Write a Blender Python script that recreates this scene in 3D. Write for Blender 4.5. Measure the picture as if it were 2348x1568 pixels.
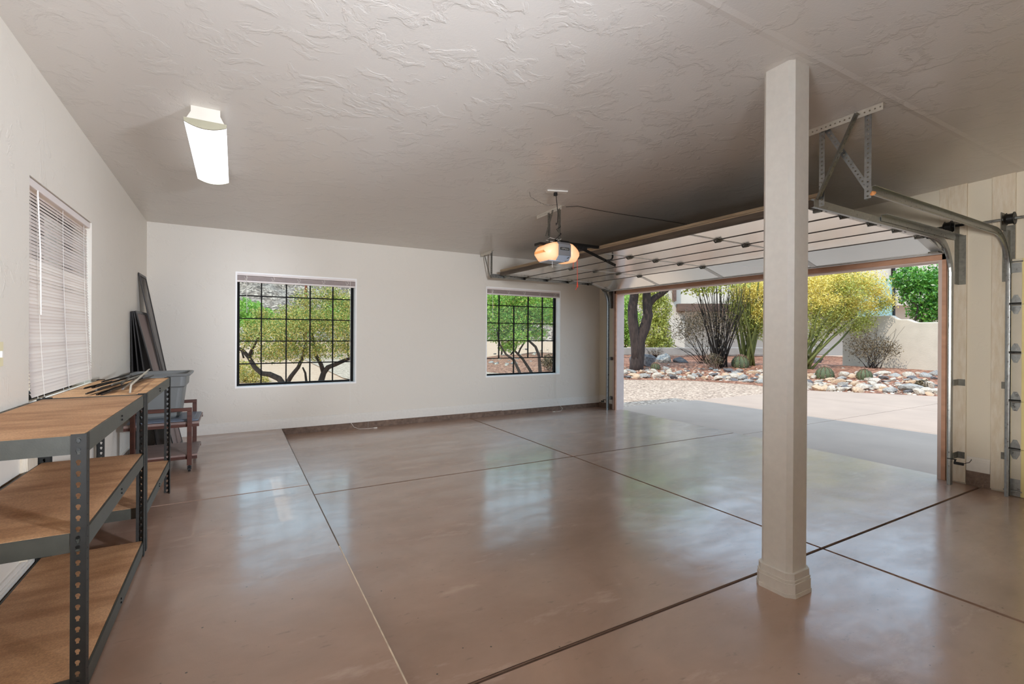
import bpy, bmesh, math, random
import numpy as np
from mathutils import Vector, Matrix

for o in list(bpy.data.objects):
    bpy.data.objects.remove(o, do_unlink=True)
SC = bpy.context.scene
COL = SC.collection
rnd = random.Random(7)
nrs = np.random.RandomState(11)

# ------------------------------------------------------------------ camera
H = 1.40                                   # eye height, metres
FPX, AXX, AXY = 1097.0, 1174.0, 770.08     # focal length and optical axis, pixels of a 2348x1568 frame
YAW, PITCH, ROLL = math.radians(30.05155), math.radians(-0.0506), math.radians(-0.32458)
_f = Vector((math.sin(YAW)*math.cos(PITCH), math.cos(YAW)*math.cos(PITCH), math.sin(PITCH)))
_r = Vector((math.cos(YAW), -math.sin(YAW), 0))
_d = _f.cross(_r)
_cr, _sr = math.cos(ROLL), math.sin(ROLL)
CR, CD, CF = _cr*_r+_sr*_d, -_sr*_r+_cr*_d, _f
cam = bpy.data.cameras.new('camera')
cam.sensor_fit = 'HORIZONTAL'
cam.sensor_width = 36.0
cam.lens = 36.0*FPX/2348.0
cam.shift_y = -(784-AXY)/2348.0
cam.clip_start, cam.clip_end = 0.05, 2000
cam_ob = bpy.data.objects.new('camera', cam)
COL.objects.link(cam_ob)
_m = Matrix(((CR.x, -CD.x, -CF.x), (CR.y, -CD.y, -CF.y), (CR.z, -CD.z, -CF.z)))
cam_ob.matrix_world = Matrix.Translation((0, 0, H)) @ _m.to_4x4()
SC.camera = cam_ob


def at(px, py, depth):
    """World point seen at a pixel, at a distance along the viewing axis."""
    v = CR*((px-AXX)/FPX) + CD*((py-AXY)/FPX) + CF
    return Vector((0, 0, H)) + v*depth


# ------------------------------------------------------------------ light and exposure
SC.view_settings.view_transform = 'Standard'
SC.view_settings.look = 'None'
SC.view_settings.exposure = 0.0
SC.view_settings.gamma = 1.0
SC.view_settings.use_curve_mapping = False
SC.cycles.use_denoising = True
SC.cycles.max_bounces = 10
SC.cycles.diffuse_bounces = 6
SC.cycles.transparent_max_bounces = 16
SC.cycles.caustics_reflective = False
SC.cycles.caustics_refractive = False
SC.cycles.sample_clamp_indirect = 6.0

SKY_STRENGTH = 2.35
SUN_STRENGTH = 3.3
LAMP_VISIBLE = 2.2
FILL_BACK = 10.0  # strength of the added fixtures behind the eye
FILL_LAMP = 82.0  # strength of the added lamps that bounce off the ceiling
BEAM_WATTS = 2600.0
LEFT_WATTS = 2100.0
SIDE_WATTS = 750.0

world = bpy.data.worlds.new('world')
SC.world = world
world.use_nodes = True
wn, wl = world.node_tree.nodes, world.node_tree.links
bg = wn['Background']
tc = wn.new('ShaderNodeTexCoord')
sep = wn.new('ShaderNodeSeparateXYZ')
rmp = wn.new('ShaderNodeValToRGB')
wl.new(tc.outputs['Generated'], sep.inputs[0])
wl.new(sep.outputs['Z'], rmp.inputs[0])
rmp.color_ramp.elements[0].position = 0.0
rmp.color_ramp.elements[0].color = (0.70, 0.85, 1.0, 1)
rmp.color_ramp.elements[1].position = 0.7
rmp.color_ramp.elements[1].color = (0.50, 0.72, 1.0, 1)
wl.new(rmp.outputs[0], bg.inputs['Color'])
bg.inputs['Strength'].default_value = SKY_STRENGTH

sun = bpy.data.lights.new('sun', 'SUN')
sun.energy = SUN_STRENGTH
sun.angle = math.radians(0.6)
sun.color = (1.0, 0.92, 0.80)
sun_ob = bpy.data.objects.new('sun', sun)
COL.objects.link(sun_ob)
SUN_DIR = Vector((math.cos(math.radians(52)), 0.08, -math.sin(math.radians(52)))).normalized()
sun_ob.rotation_euler = SUN_DIR.to_track_quat('-Z', 'Y').to_euler()
sun_ob.location = (-10, 3, 14)

# ------------------------------------------------------------------ materials


def lin(r, g, b):
    def f(c):
        c /= 255.0
        return c/12.92 if c <= 0.04045 else ((c+0.055)/1.055)**2.4
    return (f(r), f(g), f(b), 1.0)


MATS = {}


def mat(name, rgb, rough=0.6, metal=0.0, var=0.0, var2=None, scale=8.0, bump=0.0, bscale=40.0, detail=4.0,
        coat=0.0, coat_rough=0.1, spec=0.5, emit=None, estr=0.0, stretch=None, rvar=0.0):
    if name in MATS:
        return MATS[name]
    m = bpy.data.materials.new(name)
    m.use_nodes = True
    n, l = m.node_tree.nodes, m.node_tree.links
    b = n['Principled BSDF']
    c = lin(*rgb)
    b.inputs['Base Color'].default_value = c
    b.inputs['Roughness'].default_value = rough
    b.inputs['Metallic'].default_value = metal
    b.inputs['Specular IOR Level'].default_value = spec
    b.inputs['Coat Weight'].default_value = coat
    b.inputs['Coat Roughness'].default_value = coat_rough
    co = n.new('ShaderNodeTexCoord')
    src = co.outputs['Object']
    if stretch:
        mp = n.new('ShaderNodeMapping')
        mp.inputs['Scale'].default_value = stretch
        l.new(src, mp.inputs[0])
        src = mp.outputs[0]
    if var > 0:
        nz = n.new('ShaderNodeTexNoise')
        nz.inputs['Scale'].default_value = scale
        nz.inputs['Detail'].default_value = detail
        l.new(src, nz.inputs['Vector'])
        rp = n.new('ShaderNodeValToRGB')
        rp.color_ramp.elements[0].position = 0.3
        rp.color_ramp.elements[1].position = 0.7
        if var2:
            c2 = lin(*var2)
            rp.color_ramp.elements[0].color = c2
            rp.color_ramp.elements[1].color = c
        else:
            rp.color_ramp.elements[0].color = tuple(x*(1-var) for x in c[:3])+(1,)
            rp.color_ramp.elements[1].color = tuple(min(1, x*(1+var)) for x in c[:3])+(1,)
        l.new(nz.outputs['Fac'], rp.inputs[0])
        l.new(rp.outputs[0], b.inputs['Base Color'])
        if rvar:
            mr = n.new('ShaderNodeMapRange')
            mr.inputs[1].default_value, mr.inputs[2].default_value = 0.3, 0.7
            mr.inputs[3].default_value, mr.inputs[4].default_value = max(0, rough-rvar), rough+rvar
            l.new(nz.outputs['Fac'], mr.inputs[0])
            l.new(mr.outputs[0], b.inputs['Roughness'])
    if bump > 0:
        nb = n.new('ShaderNodeTexNoise')
        nb.inputs['Scale'].default_value = bscale
        nb.inputs['Detail'].default_value = 3
        l.new(src, nb.inputs['Vector'])
        bp = n.new('ShaderNodeBump')
        bp.inputs['Strength'].default_value = bump
        bp.inputs['Distance'].default_value = 0.01
        l.new(nb.outputs['Fac'], bp.inputs['Height'])
        l.new(bp.outputs[0], b.inputs['Normal'])
    if emit:
        b.inputs['Emission Color'].default_value = lin(*emit)
        b.inputs['Emission Strength'].default_value = estr
    MATS[name] = m
    return m


def plaster(name, rgb, rough, strength, scale, skip=0.5):
    """Hand-trowelled skip texture: broad flat patches with torn raised edges."""
    m = bpy.data.materials.new(name)
    m.use_nodes = True
    n, l = m.node_tree.nodes, m.node_tree.links
    b = n['Principled BSDF']
    b.inputs['Base Color'].default_value = lin(*rgb)
    b.inputs['Roughness'].default_value = rough
    b.inputs['Specular IOR Level'].default_value = 0.5
    co = n.new('ShaderNodeTexCoord')
    wv = n.new('ShaderNodeTexNoise')
    wv.inputs['Scale'].default_value = scale*0.55
    wv.inputs['Detail'].default_value = 3
    l.new(co.outputs['Object'], wv.inputs['Vector'])
    mx = n.new('ShaderNodeMix')
    mx.data_type = 'VECTOR'
    mx.inputs[0].default_value = 0.25
    l.new(co.outputs['Object'], mx.inputs[4])
    l.new(wv.outputs['Color'], mx.inputs[5])
    a = n.new('ShaderNodeTexNoise')
    a.inputs['Scale'].default_value = scale
    a.inputs['Detail'].default_value = 7
    a.inputs['Roughness'].default_value = 0.62
    l.new(mx.outputs[1], a.inputs['Vector'])
    r1 = n.new('ShaderNodeValToRGB')
    r1.color_ramp.elements[0].position = skip-0.015
    r1.color_ramp.elements[1].position = skip+0.06
    l.new(a.outputs['Fac'], r1.inputs[0])
    fine = n.new('ShaderNodeTexNoise')
    fine.inputs['Scale'].default_value = scale*14
    fine.inputs['Detail'].default_value = 2
    l.new(co.outputs['Object'], fine.inputs['Vector'])
    big = n.new('ShaderNodeTexNoise')
    big.inputs['Scale'].default_value = 0.9
    big.inputs['Detail'].default_value = 1
    l.new(co.outputs['Object'], big.inputs['Vector'])
    ad = n.new('ShaderNodeMath')
    ad.operation = 'MULTIPLY_ADD'
    ad.inputs[1].default_value = 0.35
    l.new(fine.outputs['Fac'], ad.inputs[0])
    l.new(r1.outputs[0], ad.inputs[2])
    ad2 = n.new('ShaderNodeMath')
    ad2.operation = 'MULTIPLY_ADD'
    ad2.inputs[1].default_value = 2.5
    l.new(big.outputs['Fac'], ad2.inputs[0])
    l.new(ad.outputs[0], ad2.inputs[2])
    bp = n.new('ShaderNodeBump')
    bp.inputs['Strength'].default_value = strength
    bp.inputs['Distance'].default_value = 0.004
    l.new(ad2.outputs[0], bp.inputs['Height'])
    l.new(bp.outputs[0], b.inputs['Normal'])
    MATS[name] = m
    return m


def glassy(name, tint, refl=0.06, alpha=0.97):
    m = bpy.data.materials.new(name)
    m.use_nodes = True
    n, l = m.node_tree.nodes, m.node_tree.links
    out = n['Material Output']
    tr = n.new('ShaderNodeBsdfTransparent')
    tr.inputs[0].default_value = lin(*tint)
    gl = n.new('ShaderNodeBsdfGlossy')
    gl.inputs['Roughness'].default_value = 0.02
    fr = n.new('ShaderNodeLayerWeight')
    pw_ = n.new('ShaderNodeMath')
    pw_.operation = 'POWER'
    pw_.inputs[1].default_value = 5.0
    l.new(fr.outputs['Facing'], pw_.inputs[0])
    ad_ = n.new('ShaderNodeMath')
    ad_.operation = 'MULTIPLY_ADD'
    ad_.inputs[1].default_value = 0.9
    ad_.inputs[2].default_value = 0.010
    l.new(pw_.outputs[0], ad_.inputs[0])
    mx = n.new('ShaderNodeMixShader')
    l.new(ad_.outputs[0], mx.inputs[0])
    l.new(tr.outputs[0], mx.inputs[1])
    l.new(gl.outputs[0], mx.inputs[2])
    l.new(mx.outputs[0], out.inputs[0])
    MATS[name] = m
    return m


def mesh_cloth(name, rgb, open_=0.4):
    m = bpy.data.materials.new(name)
    m.use_nodes = True
    n, l = m.node_tree.nodes, m.node_tree.links
    out = n['Material Output']
    b = n['Principled BSDF']
    b.inputs['Base Color'].default_value = lin(*rgb)
    b.inputs['Roughness'].default_value = 0.8
    tr = n.new('ShaderNodeBsdfTransparent')
    mx = n.new('ShaderNodeMixShader')
    mx.inputs[0].default_value = open_
    l.new(b.outputs[0], mx.inputs[1])
    l.new(tr.outputs[0], mx.inputs[2])
    l.new(mx.outputs[0], out.inputs[0])
    MATS[name] = m
    return m


def leafmat(name, c1, c2, trans=0.18, rough=0.55):
    m = bpy.data.materials.new(name)
    m.use_nodes = True
    n, l = m.node_tree.nodes, m.node_tree.links
    out = n['Material Output']
    b = n['Principled BSDF']
    b.inputs['Roughness'].default_value = rough
    co = n.new('ShaderNodeNewGeometry')
    rp = n.new('ShaderNodeValToRGB')
    rp.color_ramp.elements[0].color = lin(*c1)
    rp.color_ramp.elements[1].color = lin(*c2)
    l.new(co.outputs['Random Per Island'], rp.inputs[0])
    l.new(rp.outputs[0], b.inputs['Base Color'])
    t = n.new('ShaderNodeBsdfTranslucent')
    l.new(rp.outputs[0], t.inputs[0])
    mx = n.new('ShaderNodeMixShader')
    mx.inputs[0].default_value = trans
    l.new(b.outputs[0], mx.inputs[1])
    l.new(t.outputs[0], mx.inputs[2])
    l.new(mx.outputs[0], out.inputs[0])
    MATS[name] = m
    return m


def floor_mat():
    m = bpy.data.materials.new('sealed_concrete')
    m.use_nodes = True
    n, l = m.node_tree.nodes, m.node_tree.links
    b = n['Principled BSDF']
    co = n.new('ShaderNodeTexCoord')
    a = n.new('ShaderNodeTexNoise')
    a.inputs['Scale'].default_value = 1.3
    a.inputs['Detail'].default_value = 6
    a.inputs['Roughness'].default_value = 0.6
    a.inputs['Distortion'].default_value = 0.6
    l.new(co.outputs['Object'], a.inputs['Vector'])
    rp = n.new('ShaderNodeValToRGB')
    e = rp.color_ramp.elements
    e[0].position, e[0].color = 0.28, lin(152, 121, 101)
    e[1].position, e[1].color = 0.75, lin(180, 149, 129)
    l.new(a.outputs['Fac'], rp.inputs[0])
    # scuffs and oil flecks
    s = n.new('ShaderNodeTexNoise')
    s.inputs['Scale'].default_value = 16
    s.inputs['Detail'].default_value = 8
    s.inputs['Roughness'].default_value = 0.72
    mp = n.new('ShaderNodeMapping')
    mp.inputs['Scale'].default_value = (0.5, 1.6, 1)
    mp.inputs['Rotation'].default_value = (0, 0, 0.5)
    l.new(co.outputs['Object'], mp.inputs[0])
    l.new(mp.outputs[0], s.inputs['Vector'])
    rs = n.new('ShaderNodeValToRGB')
    rs.color_ramp.elements[0].position, rs.color_ramp.elements[0].color = 0.60, (0, 0, 0, 1)
    rs.color_ramp.elements[1].position, rs.color_ramp.elements[1].color = 0.75, (1, 1, 1, 1)
    l.new(s.outputs['Fac'], rs.inputs[0])
    mx = n.new('ShaderNodeMix')
    mx.data_type = 'RGBA'
    mx.blend_type = 'MIX'
    mx.inputs[7].default_value = lin(120, 100, 88)
    l.new(rs.outputs[0], mx.inputs[0])
    l.new(rp.outputs[0], mx.inputs[6])
    v = n.new('ShaderNodeTexVoronoi')
    v.inputs['Scale'].default_value = 9.0
    v.inputs['Randomness'].default_value = 1.0
    l.new(co.outputs['Object'], v.inputs['Vector'])
    rv = n.new('ShaderNodeValToRGB')
    rv.color_ramp.elements[0].position, rv.color_ramp.elements[0].color = 0.03, (1, 1, 1, 1)
    rv.color_ramp.elements[1].position, rv.color_ramp.elements[1].color = 0.05, (0, 0, 0, 1)
    l.new(v.outputs['Distance'], rv.inputs[0])
    mx2 = n.new('ShaderNodeMix')
    mx2.data_type = 'RGBA'
    mx2.inputs[7].default_value = lin(66, 55, 48)
    l.new(rv.outputs[0], mx2.inputs[0])
    l.new(mx.outputs[2], mx2.inputs[6])
    l.new(mx2.outputs[2], b.inputs['Base Color'])
    mr = n.new('ShaderNodeMapRange')
    mr.inputs[1].default_value, mr.inputs[2].default_value = 0.3, 0.75
    mr.inputs[3].default_value, mr.inputs[4].default_value = 0.34, 0.48
    l.new(a.outputs['Fac'], mr.inputs[0])
    l.new(mr.outputs[0], b.inputs['Roughness'])
    b.inputs['IOR'].default_value = 1.75
    b.inputs['Coat Weight'].default_value = 0.85
    b.inputs['Coat Roughness'].default_value = 0.13
    b.inputs['Coat IOR'].default_value = 1.6
    nb = n.new('ShaderNodeTexNoise')
    nb.inputs['Scale'].default_value = 3.5
    nb.inputs['Detail'].default_value = 5
    nb.inputs['Roughness'].default_value = 0.45
    l.new(co.outputs['Object'], nb.inputs['Vector'])
    nf = n.new('ShaderNodeTexNoise')
    nf.inputs['Scale'].default_value = 190
    nf.inputs['Detail'].default_value = 2
    l.new(co.outputs['Object'], nf.inputs['Vector'])
    ma = n.new('ShaderNodeMath')
    ma.operation = 'MULTIPLY_ADD'
    ma.inputs[1].default_value = 0.07
    l.new(nf.outputs['Fac'], ma.inputs[0])
    l.new(nb.outputs['Fac'], ma.inputs[2])
    # patches where the sealer is worn dull, and pale smears
    wp = n.new('ShaderNodeTexNoise')
    wp.inputs['Scale'].default_value = 2.2
    wp.inputs['Detail'].default_value = 7
    wp.inputs['Roughness'].default_value = 0.65
    wm = n.new('ShaderNodeMapping')
    wm.inputs['Location'].default_value = (3.1, 7.7, 0)
    wm.inputs['Rotation'].default_value = (0, 0, 0.6)
    wm.inputs['Scale'].default_value = (0.55, 1.5, 1)
    l.new(co.outputs['Object'], wm.inputs[0])
    l.new(wm.outputs[0], wp.inputs['Vector'])
    wr_ = n.new('ShaderNodeMapRange')
    wr_.inputs[1].default_value, wr_.inputs[2].default_value = 0.40, 0.62
    wr_.inputs[3].default_value, wr_.inputs[4].default_value = 0.95, 0.45
    l.new(wp.outputs['Fac'], wr_.inputs[0])
    l.new(wr_.outputs[0], b.inputs['Coat Weight'])
    ws = n.new('ShaderNodeValToRGB')
    ws.color_ramp.elements[0].position, ws.color_ramp.elements[0].color = 0.60, (0, 0, 0, 1)
    ws.color_ramp.elements[1].position, ws.color_ramp.elements[1].color = 0.70, (0.55, 0.55, 0.55, 1)
    l.new(wp.outputs['Fac'], ws.inputs[0])
    mx3 = n.new('ShaderNodeMix')
    mx3.data_type = 'RGBA'
    mx3.inputs[7].default_value = lin(206, 182, 166)
    l.new(ws.outputs[0], mx3.inputs[0])
    l.new(mx2.outputs[2], mx3.inputs[6])
    l.new(mx3.outputs[2], b.inputs['Base Color'])
    bp = n.new('ShaderNodeBump')
    bp.inputs['Strength'].default_value = 0.24
    bp.inputs['Distance'].default_value = 0.012
    l.new(ma.outputs[0], bp.inputs['Height'])
    l.new(bp.outputs[0], b.inputs['Normal'])
    l.new(bp.outputs[0], b.inputs['Coat Normal'])
    MATS['floor'] = m
    return m


def rock_ground(name, c1, c2, c3, scale, bump=0.6):
    m = bpy.data.materials.new(name)
    m.use_nodes = True
    n, l = m.node_tree.nodes, m.node_tree.links
    b = n['Principled BSDF']
    b.inputs['Roughness'].default_value = 0.9
    co = n.new('ShaderNodeTexCoord')
    v = n.new('ShaderNodeTexVoronoi')
    v.inputs['Scale'].default_value = scale
    l.new(co.outputs['Object'], v.inputs['Vector'])
    sp = n.new('ShaderNodeSeparateColor')
    l.new(v.outputs['Color'], sp.inputs[0])
    rp = n.new('ShaderNodeValToRGB')
    e = rp.color_ramp.elements
    e[0].color = lin(*c1)
    e[1].color = lin(*c3)
    k = e.new(0.5)
    k.color = lin(*c2)
    l.new(sp.outputs[0], rp.inputs[0])
    nz = n.new('ShaderNodeTexNoise')
    nz.inputs['Scale'].default_value = scale*0.05
    nz.inputs['Detail'].default_value = 3
    l.new(co.outputs['Object'], nz.inputs['Vector'])
    mx = n.new('ShaderNodeMix')
    mx.data_type = 'RGBA'
    mx.blend_type = 'OVERLAY'
    mx.inputs[0].default_value = 0.35
    l.new(rp.outputs[0], mx.inputs[6])
    l.new(nz.outputs['Color'], mx.inputs[7])
    l.new(rp.outputs[0], b.inputs['Base Color'])
    bp = n.new('ShaderNodeBump')
    bp.inputs['Strength'].default_value = bump
    bp.inputs['Distance'].default_value = 0.02
    l.new(v.outputs['Distance'], bp.inputs['Height'])
    bp.invert = True
    l.new(bp.outputs[0], b.inputs['Normal'])
    MATS[name] = m
    return m


M_wall = plaster('wall_plaster', (223, 216, 203), 0.55, 0.40, 8.0, 0.57)
M_ceil = plaster('ceiling_plaster', (213, 207, 198), 0.27, 0.50, 6.5, 0.53)
M_floor = floor_mat()
M_trim = mat('white_trim_paint', (226, 221, 211), 0.45, var=0.03, scale=30)
M_curb = mat('stem_wall_concrete', (118, 98, 84), 0.9, var=0.3, scale=22, bump=0.6, bscale=60)
M_groove = mat('joint_filler', (84, 62, 50), 0.8, var=0.2, scale=20)
M_oldwood = mat('peeling_painted_wood', (222, 212, 194), 0.6, var=0.2, var2=(210, 195, 170), scale=9, stretch=(5, 5, 0.9), bump=0.25)
M_wallr = plaster('door_wall_plaster', (220, 211, 192), 0.55, 0.22, 8.0, 0.60)
M_brownwood = mat('bare_door_stop_wood', (208, 162, 134), 0.65, var=0.14, scale=14, stretch=(3, 0.3, 1))
M_pinktrim = mat('pinkish_jamb_paint', (214, 196, 188), 0.55, var=0.04, scale=9)
M_black = mat('black_frame', (10, 8, 8), 0.7, var=0.2, scale=30, spec=0.2)
M_glass = glassy('window_glass', (244, 250, 248))
M_blind = mat('blind_vinyl', (226, 216, 210), 0.42, var=0.02, scale=4)
M_blindstack = mat('blind_slat_stack', (168, 152, 146), 0.5, var=0.15, scale=60, stretch=(0.2, 1, 6))
M_cord = mat('white_cord', (236, 232, 224), 0.7, var=0.03)
M_shelfmetal = mat('grey_green_powder_coat', (66, 66, 58), 0.5, 0.0, var=0.1, scale=25, bump=0.05, bscale=200)
M_postmetal = mat('dark_powder_coat', (36, 35, 31), 0.6, 0.0, var=0.15, scale=30)
M_rivet = mat('rivet_steel', (40, 40, 38), 0.3, 0.6, var=0.1)
M_galv = mat('galvanized_steel', (158, 160, 158), 0.34, 0.85, var=0.14, scale=40, rvar=0.08)
M_galvdark = mat('aged_galvanized_steel', (120, 118, 110), 0.42, 0.8, var=0.2, scale=30)
M_angle = mat('painted_perforated_steel', (206, 199, 184), 0.5, 0.2, var=0.06, scale=25)
M_alum = mat('aluminium_strip', (150, 150, 150), 0.3, 0.9, var=0.12, scale=20)
M_bronze = mat('bronze_screen_frame', (34, 29, 27), 0.4, 0.0, var=0.15, scale=20)
M_screen = mesh_cloth('insect_mesh', (52, 45, 43), 0.22)
M_tote = mat('grey_plastic', (118, 120, 118), 0.45, var=0.04, scale=6)
M_lidblue = mat('slate_blue_plastic', (104, 112, 124), 0.4, var=0.05)
M_cartwood = mat('reddish_stained_wood', (78, 40, 26), 0.5, var=0.25, scale=12, stretch=(0.4, 3, 3))
M_cartboard = mat('worn_mauve_board', (140, 118, 110), 0.5, var=0.22, scale=14, stretch=(0.5, 4, 1))
M_rubber = mat('black_rubber', (20, 20, 20), 0.6, var=0.1)
M_blackmetal = mat('black_painted_steel', (24, 23, 22), 0.45, 0.3, var=0.1)
M_diffuser = mat('fixture_diffuser', (246, 244, 240), 0.4, var=0.01, emit=(240, 245, 255), estr=LAMP_VISIBLE)
M_backfill = mat('added_rear_diffuser', (246, 244, 240), 0.4, var=0.01, emit=(236, 243, 255), estr=FILL_BACK)
M_endcap = mat('fixture_end_cap', (158, 152, 128), 0.6, var=0.05)
M_fixmetal = mat('fixture_housing', (214, 206, 192), 0.5, var=0.03)
M_lens = mat('lit_light_lens', (255, 224, 190), 0.35, var=0.02, emit=(255, 178, 112), estr=0.72)
M_opgrey = mat('opener_grey_plastic', (132, 132, 134), 0.35, var=0.03)
M_opblue = mat('opener_lower_plastic', (172, 182, 196), 0.35, var=0.03)
M_badge = mat('black_badge', (18, 18, 18), 0.4, var=0.05)
M_letter = mat('pale_badge_lettering', (200, 196, 186), 0.5, var=0.02)
M_redcord = mat('red_cord', (226, 74, 48), 0.6, var=0.1)
M_doorpanel = mat('door_inner_skin', (246, 245, 241), 0.20, 0.7, var=0.015, scale=3, bump=0.02, bscale=3)
M_doorstile = mat('door_stile_steel', (206, 206, 204), 0.3, 0.3, var=0.04)
M_seam = mat('dark_seam', (62, 48, 40), 0.7, var=0.2)
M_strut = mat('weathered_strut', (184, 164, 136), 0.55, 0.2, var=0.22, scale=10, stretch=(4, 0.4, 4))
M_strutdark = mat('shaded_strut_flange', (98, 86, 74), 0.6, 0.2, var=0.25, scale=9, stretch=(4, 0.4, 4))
M_concrete = mat('driveway_concrete', (172, 148, 129), 0.85, var=0.06, scale=1.4, bump=0.15, bscale=60)
M_gravel = rock_ground('driveway_gravel', (124, 102, 84), (172, 146, 124), (208, 182, 158), 22)
M_mulch = rock_ground('red_mulch', (88, 54, 38), (134, 84, 58), (180, 132, 104), 14, 1.2)
M_dirt = rock_ground('desert_dirt', (176, 138, 110), (186, 148, 119), (196, 162, 134), 14.0, 0.2)
M_stucco = mat('garden_stucco', (190, 180, 164), 0.9, var=0.05, scale=3, bump=0.5, bscale=30)
M_house = mat('house_stucco', (208, 198, 182), 0.9, var=0.03, scale=1, bump=0.2, bscale=20)
M_fascia = mat('dark_wood_fascia', (104, 80, 66), 0.7, var=0.25, scale=5, stretch=(0.3, 0.3, 4))
M_bark = mat('mesquite_bark', (58, 46, 41), 0.95, var=0.45, scale=9, stretch=(3, 3, 0.5), bump=1.0, bscale=14)
M_bark2 = mat('thin_stem_bark', (46, 37, 29), 0.9, var=0.3, scale=12)
M_greenbark = mat('green_palo_verde_bark', (98, 102, 50), 0.8, var=0.25, scale=6)
L_yellow = leafmat('yellow_blossom', (206, 184, 70), (240, 224, 130))
L_olive = leafmat('olive_leaf', (128, 140, 58), (200, 198, 96))
L_green = leafmat('fresh_green_leaf', (104, 150, 56), (178, 208, 96))
L_citrus = leafmat('deep_green_leaf', (44, 100, 34), (124, 184, 72), 0.25, 0.35)
L_yg = leafmat('yellow_green_leaf', (138, 140, 56), (236, 206, 122))
L_dry = leafmat('dry_twig_leaf', (64, 54, 38), (138, 120, 88))
L_cactus = mat('cactus_skin', (84, 92, 62), 0.7, var=0.2, scale=6)
M_spine = mat('cactus_spine', (178, 142, 122), 0.7, var=0.15)
ROCKS = [mat('rock_%s' % k, c, 0.85, var=0.25, var2=c2, scale=7, bump=0.5, bscale=9) for k, c, c2 in (
    ('white', (206, 192, 174), (150, 136, 120)), ('grey', (172, 166, 156), (116, 110, 104)),
    ('tan', (208, 178, 146), (160, 130, 104)), ('dark', (118, 112, 110), (70, 66, 66)))]

# ------------------------------------------------------------------ mesh helpers


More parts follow.
